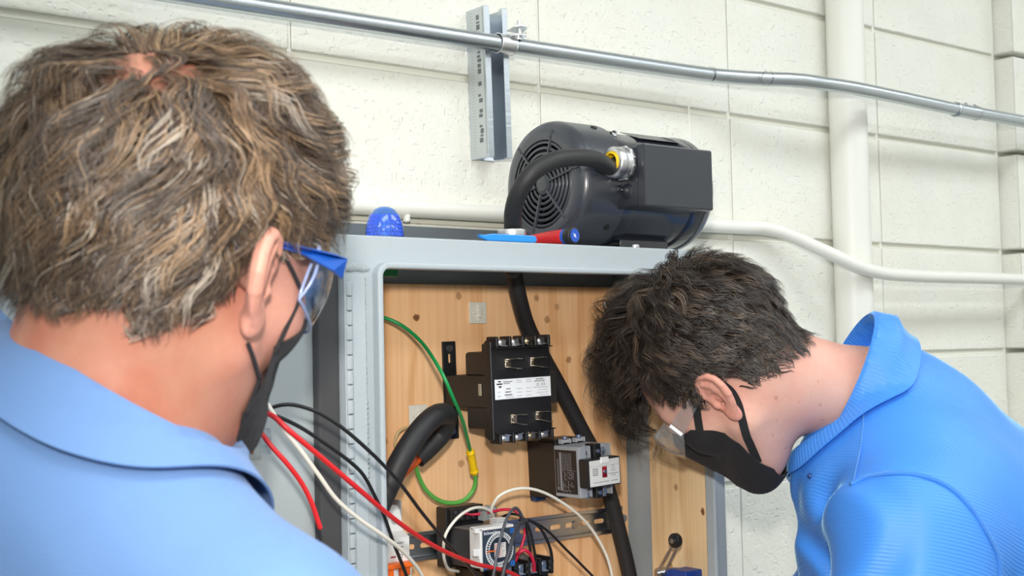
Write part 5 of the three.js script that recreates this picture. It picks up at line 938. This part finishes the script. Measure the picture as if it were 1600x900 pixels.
  const bar = (s) => { const prof = [[-0.03, 0.026], [-0.01, 0.0335], [0.03, 0.036], [0.062, 0.0385], [0.087, 0.04], [0.087, 0.0255], [0.064, 0.0275], [0.03, 0.0305], [-0.008, 0.0295], [-0.03, 0.02]]; const gg = plate(prof, 0.0034, 0.0008); const p = gg.attributes.position, nn = gg.attributes.normal; for (let i = 0; i < p.count; i++) { const z = p.getX(i), y = p.getY(i), e = p.getZ(i); const x = pick([[-0.03, 0.0775], [0.02, 0.0795], [0.06, 0.078], [0.087, 0.0675]], z) + e - 0.0015; const w = P.toW(s * x, y, z); p.setXYZ(i, w.x, w.y, w.z); } gg.deleteAttribute('normal'); gg.deleteAttribute('uv'); if (s > 0) { /* mirrored side */ } gg.computeVertexNormals(); return P.rel(gg); };
  for (const s of [-1, 1]) part('temple', bar(s), mat(s2l(18, 92, 196), 0.3, 0, { side: THREE.DoubleSide }), gl, undefined, 'blue temple arm');
  const lensRows = []; for (let i = 0; i <= 10; i++) { const row = []; for (let j = 0; j <= 44; j++) { const s = -1 + 2 * j / 44, a = s * 78 * Math.PI / 180, y = mixn(0.0405, -0.016 + 0.02 * Math.abs(s) ** 3 + 0.012 * Math.exp(-((s / 0.16) ** 2)), i / 10), bow = 0.004 * Math.sin(i / 10 * Math.PI); row.push(P.toW((0.072 + bow) * Math.sin(a), y, 0.036 + (0.085 + bow) * Math.cos(a) - 0.006 * i / 10)); } lensRows.push(row); }
  part('lens', P.sheet(lensRows, 0.002), mat([0.9, 0.94, 1.0], 0.05, 0, { transmission: 1, thickness: 0, ior: 1.5 }), gl);
  part('lens_rim', P.rel(tube([...lensRows.map((r0) => r0[0]).reverse(), ...lensRows[10].map((q) => q).reverse().reverse(), ...lensRows.map((r0) => r0[44]).reverse()].map((q) => q.clone()), 0.0011, 160, 6)), mat([0.5, 0.62, 0.9], 0.2, 0, { transmission: 0.5, thickness: 0 }), gl);
  for (const s of [-1, 1]) part('eye', P.rel(new THREE.SphereGeometry(0.0118, 20, 14).translate(...P.toW(s * 0.032, 0.021, 0.0795).toArray())), mat([0.75, 0.72, 0.7], 0.2), P.root);
}
// ---- the younger man, bent toward the enclosure, seen from his left
const hairlineB = [[0, 0.084], [35, 0.082], [52, 0.068], [64, 0.05], [72, 0.024], [80, 0.012], [84, 0.014], [89, 0.03], [102, 0.032], [108, 0.018], [120, -0.012], [140, -0.036], [180, -0.046]];
{
  const O = toWorld(1147, 592, 1.53), v = O.clone().sub(camera.position).normalize(), rx = V().crossVectors(v, camY).normalize(), uy = V().crossVectors(rx, v);
  const loc = (r, u, b) => V().addScaledVector(rx, r).addScaledVector(uy, u).addScaledVector(v, -b).normalize();
  const P = new Person('person', 'young man with dark curly hair in a bright blue polo shirt, bending toward the enclosure', V(1.62, 0, 0.72), O, loc(-0.54, -0.72, -0.43), loc(-0.8, 0.6, 0), 1.0);
  P.earScale = 0.98; P.earY = 0.0;
  const neck = toWorld(1350, 622, 1.57);
  torso(P, neck, loc(-0.83, 0.52, 0.2), loc(-0.554, -0.789, -0.249), { low: V(-0.15, 1, -0.3).normalize(), bend: [0.06, 0.42], shR: 0.076, shoulder: [toWorld(1372, 700, 1.73), toWorld(1425, 840, 1.385)], neckTop: P.toW(0, -0.015, -0.03), neckR: [0.056, 0.057], stub: true, stubR: 0.07, hull: [[0.15, 0.045, 0.185, 0.16, 0.1], [0.32, 0.05, 0.17, 0.17, 0.115], [0.48, 0.05, 0.165, 0.16, 0.118]] });
  const S = P.shirt; Person.cap(S, toWorld(1312, 715, 1.53), toWorld(1312, 980, 1.52), 0.03, 0.042, 0.05); Person.cap(S, toWorld(1330, 760, 1.53), toWorld(1400, 960, 1.5), 0.05, 0.09, 0.06);
  legsAndArms(P, { elbow: [toWorld(1330, 1010, 1.74), toWorld(1416, 1095, 1.32)], wrist: [toWorld(1130, 1140, 1.66), toWorld(1190, 1225, 1.42)], sleeveR: [0.078, 0.09], sleeve: 0.85, trousers: s2l(40, 44, 58) });
  const skin = (x, y, z, ear) => {
    const q = P.toL(V(x, y, z)), m = fbm(q.x * 60, q.y * 60, q.z * 60 + 9, 3), big = fbm(q.x * 16, q.y * 16, q.z * 16 + 25, 2), fine = noise(q.x * 420, q.y * 420, q.z * 420);
    let c = [0.69, 0.41, 0.325];
    const red = clamp(0.2 + 0.5 * big + 0.3 * m + (ear ? 0.45 : 0)); c = [c[0] * (1 - 0.04 * red), c[1] * (1 - 0.34 * red), c[2] * (1 - 0.36 * red)];
    const mole = sstep(0.8, 0.9, noise(q.x * 270 + 4, q.y * 270, q.z * 270)); c = c.map((k, i) => k * (1 - mole * [0.25, 0.4, 0.45][i]) * (1 + 0.04 * fine));
    if (!ear && q.y > -0.07) { const h = sstep(-0.004, 0.012, q.y - pick(hairlineB, azimuth(q)) + 0.004 * noise(q.x * 90, q.y * 90, q.z * 90)) * 0.9; c = c.map((k, i) => mixn(k, [0.045, 0.032, 0.026][i], h)); }
    if (!ear) { const b = sstep(0.008, 0.004, Math.abs(q.y - 0.04 + 6 * (Math.abs(q.x) - 0.032) ** 2)) * sstep(0.05, 0.044, Math.abs(q.x)) * sstep(0.012, 0.016, Math.abs(q.x)) * sstep(0.05, 0.06, q.z); c = c.map((k, i) => mixn(k, [0.06, 0.04, 0.03][i], b * 0.85)); }   // eyebrows
    return c;
  };
  P.skin(skin, skinMaterial(), neck.y - 0.13);
  const knit = new THREE.MeshPhysicalMaterial({ color: new THREE.Color().setRGB(...s2l(66, 142, 236)), roughness: 0.5, sheen: 0.9, sheenColor: new THREE.Color(0.45, 0.8, 1), sheenRoughness: 0.4, bumpMap: ribBump(0.004), bumpScale: 0.0003 });
  const sh = shirtMesh(P, { cell: 0.007, material: knit, armhole: [-0.03, -0.03], hem: 0.62, folds: (x, y, z) => {
    const d = V(x, y, z).sub(P.neck), a = d.dot(P.tl), b = d.dot(P.tn), c = d.dot(P.tf), w = d.dot(rx), front = sstep(0.06, -0.05, w) * sstep(-0.03, -0.12, d.dot(uy));
    return 0.003 * noise(a * 6 + b * 9, b * 6, c * 9) + front * 0.0045 * Math.sin(w * 105 + 5 * noise(a * 7, d.y * 9, 3) + d.y * 12) + 0.003 * noise(w * 30, d.y * 6, a * 9) * sstep(-0.1, -0.2, d.dot(uy));
  } });
  const cf = loc(-0.47, -0.84, -0.25), cn = P.tn.clone().addScaledVector(cf, -P.tn.dot(cf)).normalize();
  collar(P, { c: toWorld(1350, 624, 1.565), l: V().crossVectors(cn, cf), n: cn, f: cf, rl: 0.074, rf: 0.093, gap: 0.3, stand: 0.03, lift: (a) => 0.004 - 0.006 * Math.cos(a), flare: () => 0.003, leaf: (a) => 0.054 + 0.016 * sstep(0.4, 1, Math.cos(a)), slope: () => 0.3, off: () => 0.003 }, knit, sh);
  // seams, laid on the cloth
  const onCloth = (pix, lift = 0.0002) => curve(pix.map(([px, py]) => { const p = P.hit(px, py, P.cloth); return p.addScaledVector(P.normalAt(p, P.cloth, 0.003), lift); })).getPoints(40);
  for (const [pix, r] of [[[[1331, 757], [1352, 747], [1395, 740], [1440, 744], [1480, 760], [1515, 792], [1543, 835], [1560, 872], [1562, 905]], 0.003], [[[1332, 618], [1348, 640], [1346, 690], [1334, 752]], 0.0011]]) part('seam', P.rel(tube(onCloth(pix), r, 60, 8)), knit, sh);
  const bt = P.hit(1266, 744, P.cloth); part('button', P.rel(new THREE.SphereGeometry(0.0038, 16, 10).translate(...bt.toArray())), mat(s2l(30, 70, 130), 0.35), sh);
  // hair
  const down = V(0, -1, 0), gl0 = V(down.dot(P.l), down.dot(P.u), down.dot(P.f));
  const hl = (p) => pick(hairlineB, azimuth(p)) + 0.005 * noise(p.x * 70, p.y * 70, p.z * 70);
  const topFront = (p) => sstep(0.052, 0.03, Math.abs(p.x)) * clamp(sstep(0.06, 0.115, p.y) * sstep(-0.1, 0.0, p.z) + sstep(0.02, 0.06, p.z) * sstep(0.05, 0.08, p.y));
  const crown = V(0.0, 0.12, -0.06);
  const g = growHair(P, {
    seed: 77, locks: 1350, perLock: 15, segs: 11, radius: 0.00048, lockRadius: 0.0095, waveLength: 0.036, pinch: 0.68, jitter: 1.2,
    density: (p) => sstep(-0.012, 0.012, p.y - hl(p)) ** 2,
    length: (p) => mixn(mixn(0.014, 0.032, sstep(-0.02, 0.06, p.y)), 0.085, topFront(p)) * mixn(1, 0.5, nearEar(p)) * mixn(1, 0.45, (1 - topFront(p)) * sstep(75, 60, azimuth(p))),
    lift: (p) => mixn(mixn(0.005, 0.018, sstep(-0.02, 0.07, p.y)), 0.05, topFront(p)),
    wave: (p) => mixn(0.002, 0.0095, topFront(p)), curl: (p) => mixn(0.0012, 0.007, topFront(p)), turn: (p) => mixn(0.35, 0.9, topFront(p)),
    cling: (p, s) => mixn(0.6, 0.12, topFront(p)),
    drop: (p, s, ds, root) => { p.addScaledVector(gl0, ds * 0.45 * s * topFront(root)); },
    flow: (p, nn, s, root) => { const away = p.clone().sub(crown).normalize(), t = topFront(root); return away.add(V(0, 0, 0.9 * t)).add(V(0, -0.5 * (1 - t), -0.35 * (1 - t) * sstep(0.04, -0.04, p.z))); },
    color: (p, t) => { if (t < 0.5 - 0.15 * topFront(p)) return [0.019, 0.0145, 0.0125]; if (t < 0.84 - 0.1 * topFront(p)) return [0.042, 0.03, 0.023]; return [0.105, 0.072, 0.05]; },
  });
  part('hair', g, hairMaterial(0.38), P.root);
  // mask: one cut with its ear loops
  const mk = maskSheet(P, { wide: 84, top: [[0, 40], [0.3, 37], [0.6, 34], [0.74, 33], [0.88, 24], [1, 12]], bottom: [[0, -62], [0.4, -62], [0.72, -50], [0.9, -22], [1, -4]], crease: 0.001 });
  const mask = part('face_mask', mk.geo, blackCloth, P.root, undefined, 'black cloth face mask');
  const loopA = overSkin(P, [[1095, 676], [1091, 652], [1088, 628], [1090, 612], [1099, 602]], 0.0015, 20), loopB = overSkin(P, [[1106, 596], [1124, 598], [1142, 610], [1154, 632], [1160, 655], [1166, 678], [1172, 692], [1178, 706], [1184, 720]], 0.0015, 26);
  for (const lp of [loopA, loopB]) for (const q of [lp, mirror(P, lp)]) part('ear_loop', ribbon(P, q, 0.0095, 0.0014), blackCloth, mask);
  // clear safety glasses
  const gl = sub('safety_glasses', P.root), clearTint = mat([0.95, 0.97, 0.98], 0.08, 0, { transmission: 0.92, thickness: 0, ior: 1.5 });
  const lensRows = []; for (let i = 0; i <= 10; i++) { const row = []; for (let j = 0; j <= 44; j++) { const s = -1 + 2 * j / 44, a = s * 70 * Math.PI / 180, y = mixn(0.034, -0.014 + 0.022 * Math.abs(s) ** 3 + 0.012 * Math.exp(-((s / 0.16) ** 2)), i / 10), bow = 0.004 * Math.sin(i / 10 * Math.PI); row.push(P.toW((0.074 + bow) * Math.sin(a), y, 0.04 + (0.084 + bow) * Math.cos(a) - 0.006 * i / 10)); } lensRows.push(row); }
  part('lens', P.sheet(lensRows, 0.002), clearTint, gl);
  for (const s of [-1, 1]) {
    const rows = [[], []]; for (let i = 0; i <= 14; i++) { const z = mixn(0.07, -0.012, i / 14), x = s * pick([[-0.012, 0.0795], [0.03, 0.0795], [0.07, 0.0695]], z), h = mixn(0.0105, 0.005, i / 14), y = mixn(0.016, 0.0235, i / 14); rows[0].push(P.toW(x, y + h, z)); rows[1].push(P.toW(x, y - h, z)); }
    part('temple', P.sheet(rows, s * 0.0022), mat([0.93, 0.95, 0.96], 0.08, 0, { transmission: 0.93, thickness: 0 }), gl, undefined, 'clear temple arm');
    const hb = [V(s * 0.0745, 0.026, 0.063), V(s * 0.0745, 0.008, 0.063)].map((q) => P.toW(q));
    part('hinge', P.rel(along(box(0.0026, hb[0].distanceTo(hb[1]), 0.0045, 0.0008), hb[0], hb[1])), mat([0.85, 0.87, 0.9], 0.12, 0, { clearcoat: 1 }), gl);
  }
  for (const s of [-1, 1]) part('eye', P.rel(new THREE.SphereGeometry(0.0116, 20, 14).translate(...P.toW(s * 0.032, 0.021, 0.0795).toArray())), mat([0.75, 0.72, 0.7], 0.2), P.root);
}
// ------------------------------------------------------------------ on top of the enclosure
{ // electric motor
  const R = 0.083, cx = 1.062, cy = ENC.y1 + R + 0.0045, cz = 0.165;
  const o = thing('electric_motor', 'dark grey electric motor with a slotted fan cover lying on top of the enclosure', 'motor', [cx, cy, cz]);
  // fan cover: the slotted end, made as rings and spokes over a dark inside
  const rim = lathe([[0.0575, 0.0], [0.066, -0.0005], [0.0725, 0.0015], [0.0785, 0.0055], [0.082, 0.0115], [R, 0.018], [R, 0.074], [R - 0.002, 0.076], [R - 0.002, 0.07], [R - 0.003, 0.02], [0.078, 0.012], [0.0575, 0.004]], 72, 'x');
  const grid = [];
  for (let k = 0; k < 6; k++) { const r0 = 0.0165 + k * 0.0072; grid.push(lathe([[r0, 0.0004], [r0 + 0.0034, 0.0004], [r0 + 0.0034, 0.0036], [r0, 0.0036], [r0, 0.0004]], 64, 'x')); }
  const spokes = [];
  for (let k = 0; k < 6; k++) spokes.push(box(0.0042, 0.05, 0.0032, 0.0008, 0.0008, 0.0385, 0).rotateX(k / 6 * 2 * Math.PI + 0.31), box(0.003, 0.0115, 0.0038, 0.001, 0.0002, 0.0655, 0).rotateX(k / 6 * 2 * Math.PI + 0.31));
  const cover = part('fan_cover', [rim, ...grid, ...spokes, lathe([[0.0005, -0.0012], [0.0085, -0.0012], [0.0105, -0.0002], [0.0125, 0.0008], [0.0142, 0.0008], [0.0142, 0.004], [0.0005, 0.004]], 32, 'x')], M.motor, o);
  part('fan', [cyl(0.052, 0.052, 0.003, 40, 'x').translate(0.03, 0, 0), ...Array.from({ length: 9 }, (_, i) => box(0.018, 0.036, 0.002, 0.0006, 0.02, 0.03, 0).rotateX(i / 9 * 2 * Math.PI))], M.black, cover);
  part('back_plate', cyl(0.079, 0.079, 0.004, 48, 'x').translate(0.06, 0, 0), M.black, cover);
  part('body', [lathe([[0.001, 0.07], [R - 0.006, 0.07], [R - 0.0045, 0.076], [R - 0.0045, 0.1], [R - 0.0075, 0.102], [R - 0.0075, 0.205], [R - 0.0045, 0.207], [R - 0.0045, 0.232], [R - 0.012, 0.242], [0.03, 0.248], [0.001, 0.248]], 72, 'x')], M.motorDark, o);
  part('end_bell', lathe([[0.06, 0.228], [R - 0.0035, 0.228], [R - 0.0035, 0.236], [R - 0.01, 0.244], [0.06, 0.246]], 64, 'x'), M.steel, o, undefined, 'bare metal end bell');
  part('shaft', cyl(0.0095, 0.0095, 0.05, 24, 'x').translate(0.272, 0, 0), M.steel, o);
  part('foot', [box(0.1, 0.004, 0.11, 0.0015, 0.155, -R - 0.002, -0.02), box(0.09, 0.026, 0.004, 0.001, 0.155, -R + 0.01, 0.025), box(0.09, 0.026, 0.004, 0.001, 0.155, -R + 0.01, -0.06)], M.motorDark, o);
  for (const a of [0.12, 0.62, -0.7]) part('bolt', [cyl(0.0042, 0.0042, 0.006, 6, 'x'), cyl(0.0062, 0.0062, 0.0012, 16, 'x').translate(0.0034, 0, 0)], M.steel, o, [0.082, Math.cos(a + 0.5) * (R - 0.0035), Math.sin(a + 0.5) * (R - 0.0035)]);
  for (const a of [0.5, 1.45, 2.35]) part('cover_screw', cyl(0.0042, 0.0042, 0.003, 14).rotateX(a), M.black, o, [0.056, Math.cos(a) * R, Math.sin(a) * R]);
  // terminal box on the side that faces the room
  const f = onZ(1005, 225, 0.29), e = onZ(1112, 328, 0.29), bx0 = f.x - cx, bx1 = e.x - cx, by1 = f.y - cy, by0 = e.y - cy, bz = 0.29 - cz;
  const tb = part('terminal_box', [span(bx0, bx1, by0, by1, 0.066, bz - 0.0025, 0.003)], M.motorBox, o);
  part('lid', plate(roundRect(bx0 - 0.0012, bx1 + 0.0012, by0 - 0.0012, by1 + 0.0012, 0.003), 0.014, 0.002).translate(0, 0, bz - 0.0115), M.motorBox, tb);
  part('knockout', [lathe([[0.0005, -0.0015], [0.0095, -0.0015], [0.0105, 0.001], [0.0125, 0.001]], 24, 'x').translate(bx0 - 0.0002, by0 + 0.02, 0.095)], M.motorDark, tb);
  part('boss', [lathe([[0.0005, -0.03], [0.006, -0.03], [0.009, 0], [0.009, 0.03], [0.0005, 0.03]], 20, 'x').translate(0.085, -0.012, R - 0.004)], M.motorDark, o);
  part('nameplate', box(0.075, 0.0006, 0.04, 0.0003, 0, R - 0.0068, 0).rotateX(0.35).translate(0.17, 0, 0), M.motor, o);
  // its cable: gland, grommet, cord down through the roof
  const g0 = onZ(955, 261, 0.262), g1 = V(f.x, 0, 0.262); g1.y = onZ(1000, 258, 0.262).y;
  const GS = 1.12, conn = thing('cable_gland', 'silver cable gland screwed into the side of the motor terminal box', 'gland', [g1.x, g1.y, 0.262]);
  const gl = g1.x - g0.x;
  part('gland_body', [lathe([[0.0125, -gl], [0.0165, -gl], [0.0178, -gl + 0.003], [0.0178, -gl * 0.62], [0.0166, -gl * 0.6], [0.0166, -gl * 0.42], [0.0185, -gl * 0.4], [0.0185, -gl * 0.2], [0.0155, -gl * 0.18], [0.0155, 0], [0.0125, 0]], 32, 'x').scale(1, GS, GS), ...Array.from({ length: 6 }, (_, i) => box(gl * 0.16, 0.002, 0.014, 0.0006, -gl * 0.3, 0.0182 * GS, 0).rotateX(i / 6 * 2 * Math.PI))], M.bright, conn);
  part('grommet', lathe([[0.0108, -gl - 0.0015], [0.0138, -gl - 0.0015], [0.0138, 0], [0.0108, 0]], 28, 'x'), M.yellow, conn, undefined, 'yellow rubber grommet');
  const hubAt = onZ(800, 372, 0.24); hubAt.y = ENC.y1;
  solo('motor_cable', 'thick black cable looping from the motor terminal box in front of its fan cover', 'cable', tube([g1.clone().add(V(-gl * 0.5, 0, 0)), g0.clone(), onZ(930, 249, 0.278), onZ(895, 246, 0.292), onZ(862, 252, 0.298), onZ(832, 270, 0.293), onZ(811, 300, 0.278), onZ(802, 330, 0.258), V(hubAt.x, hubAt.y + 0.02, 0.242), V(hubAt.x, hubAt.y - 0.03, 0.24)], 0.0106, 110, 20), M.rubber);
  const hub = thing('conduit_hub', 'silver threaded hub on the enclosure roof where the motor cable enters', 'hub', hubAt.toArray());
  part('ring', [lathe([[0.0118, 0.0], [0.0165, 0.0], [0.0172, 0.001], [0.0172, 0.0075], [0.0162, 0.008], [0.0162, 0.0095], [0.0172, 0.01], [0.0172, 0.0165], [0.0165, 0.0175], [0.0118, 0.0175], [0.0118, 0]], 36)], M.bright, hub);
}
{ // screwdriver
  const b = onZ(898, 372, 0.268), d = V(0.12, 0, 0.993), L = 0.135; b.y = ENC.y1 + 0.0112; const a = b.clone().addScaledVector(d, -L), o = thing('screwdriver', 'red-handled screwdriver with a blue and black end cap lying on the enclosure roof', 'screwdriver', a.toArray());
  o.quaternion.setFromUnitVectors(V(1, 0, 0), d.clone().normalize());
  part('handle', lathe([[0.0005, 0.0], [0.0055, 0.0], [0.007, L * 0.12], [0.0062, L * 0.35], [0.0064, L * 0.5], [0.0085, L * 0.7], [0.0092, L * 0.85], [0.0086, L * 0.9], [0.0005, L * 0.9]], 24, 'x'), M.red, o);
  part('cap', [lathe([[0.0092, L * 0.9], [0.0105, L * 0.93], [0.0108, L * 0.985], [0.0095, L], [0.0005, L]], 28, 'x')], M.black, o, undefined, 'black end cap');
  part('collar', lathe([[0.0087, L * 0.875], [0.0095, L * 0.88], [0.0098, L * 0.915], [0.009, L * 0.925]], 24, 'x'), M.blue, o, undefined, 'blue ring');
  const cap = drawn(128, 128, (c) => { c.fillStyle = '#1c50b4'; c.fillRect(0, 0, 128, 128); c.strokeStyle = '#e8ecf4'; c.lineWidth = 9; c.beginPath(); c.moveTo(46, 44); c.lineTo(82, 84); c.moveTo(78, 52); c.lineTo(50, 76); c.stroke(); });
  part('end_disc', new THREE.CircleGeometry(0.0082, 28).rotateY(Math.PI / 2).translate(L + 0.0004, 0, 0), mat([1, 1, 1], 0.3, 0, { map: cap }), o, undefined, 'blue disc marked with a cross');
  part('shank', [cyl(0.0028, 0.0028, 0.075, 12, 'x').translate(-0.0375, -0.003, 0), box(0.012, 0.001, 0.005, 0.0003, -0.079, -0.003, 0)], M.steel, o);
}
{ // blue plastic pry tool in front of it
  const a = onZ(748, 371, 0.263), b = onZ(838, 375, 0.263); const y = ENC.y1 + 0.0045;
  const o = thing('pry_tool', 'bright blue plastic tool with a pointed tip, leaning on the red screwdriver', 'tool', [a.x, y, 0.262]);
  const w = b.x - a.x;
  part('handle', plate([[0.012, -0.004], [w - 0.003, -0.004], [w, -0.001], [w - 0.002, 0.0035], [w - 0.006, 0.0045], [0.02, 0.0045], [0.006, 0.0025], [0, 0.003], [0.003, -0.001]], 0.006, 0.0012).translate(0, 0, -0.003), mat(s2l(38, 140, 226), 0.35), o);
}
{ // blue beacon
  const c = onZ(601, 366, 0.205); const R = 0.0222;
  const o = thing('beacon', 'small blue dome beacon light with a ribbed lens on the enclosure roof', 'beacon', [c.x, ENC.y1, 0.205]);
  const blue = mat(s2l(150, 196, 255), 0.1, 0, { transmission: 0.88, thickness: 0, clearcoat: 0.6 });
  part('lens', lathe([[R, 0.002], [R, 0.006], [R * 0.985, 0.012], [R * 0.93, 0.02], [R * 0.8, 0.029], [R * 0.58, 0.036], [R * 0.3, 0.0395], [0.0003, 0.0405]], 40), blue, o);
  const nubs = []; for (let j = 0; j < 6; j++) for (let i = 0; i < 26; i++) { const y = 0.008 + j * 0.0042, rr = R * pick([[0.006, 1], [0.012, 0.985], [0.02, 0.93], [0.029, 0.8]], y) - 0.0018, a = (i + (j % 2) * 0.5) / 26 * 2 * Math.PI; nubs.push(box(0.0032, 0.003, 0.002, 0.0006).rotateY(-a + Math.PI / 2).translate(rr * Math.cos(a), y, rr * Math.sin(a))); }
  part('inner_ribs', nubs, mat(s2l(70, 135, 245), 0.25), o).userData.kind = 'stuff';
  part('base', lathe([[0.0005, 0], [R + 0.001, 0], [R + 0.001, 0.0022], [R - 0.001, 0.003], [0.0005, 0.003]], 36), mat(s2l(20, 50, 130), 0.4), o);
  part('reflector', lathe([[0.002, 0.003], [0.006, 0.003], [0.009, 0.02], [0.004, 0.028], [0.0004, 0.03]], 20), mat(s2l(190, 212, 250), 0.3), o);
}
{ // dark bar lying along the back of the roof
  const a = onZ(480, 357, 0.115), b = onZ(790, 366, 0.115);
  const o = thing('flat_bar', 'dark grey metal angle bar lying along the back of the enclosure roof', 'bar', [a.x, ENC.y1, 0.1]);
  part('angle', uvBox(plate([[0, 0], [0.03, 0], [0.03, 0.003], [0.003, 0.003], [0.003, 0.032], [0, 0.032]], b.x - a.x + 0.04, 0.0004).rotateY(Math.PI / 2).scale(1, 1, 1), 0.1), mat(s2l(120, 128, 134), 0.42, 0.7), o);
}
{ // bright nut by the corner
  const p = onZ(992, 382, 0.255);
  solo('hex_nut', 'small bright nut on the roof edge just behind the curly hair', 'nut', lathe([[0.003, 0], [0.0055, 0], [0.006, 0.001], [0.006, 0.004], [0.0055, 0.005], [0.003, 0.005], [0.003, 0]], 6), M.bright, [p.x, ENC.y1, 0.255]);
}
renderer.render(scene, camera);
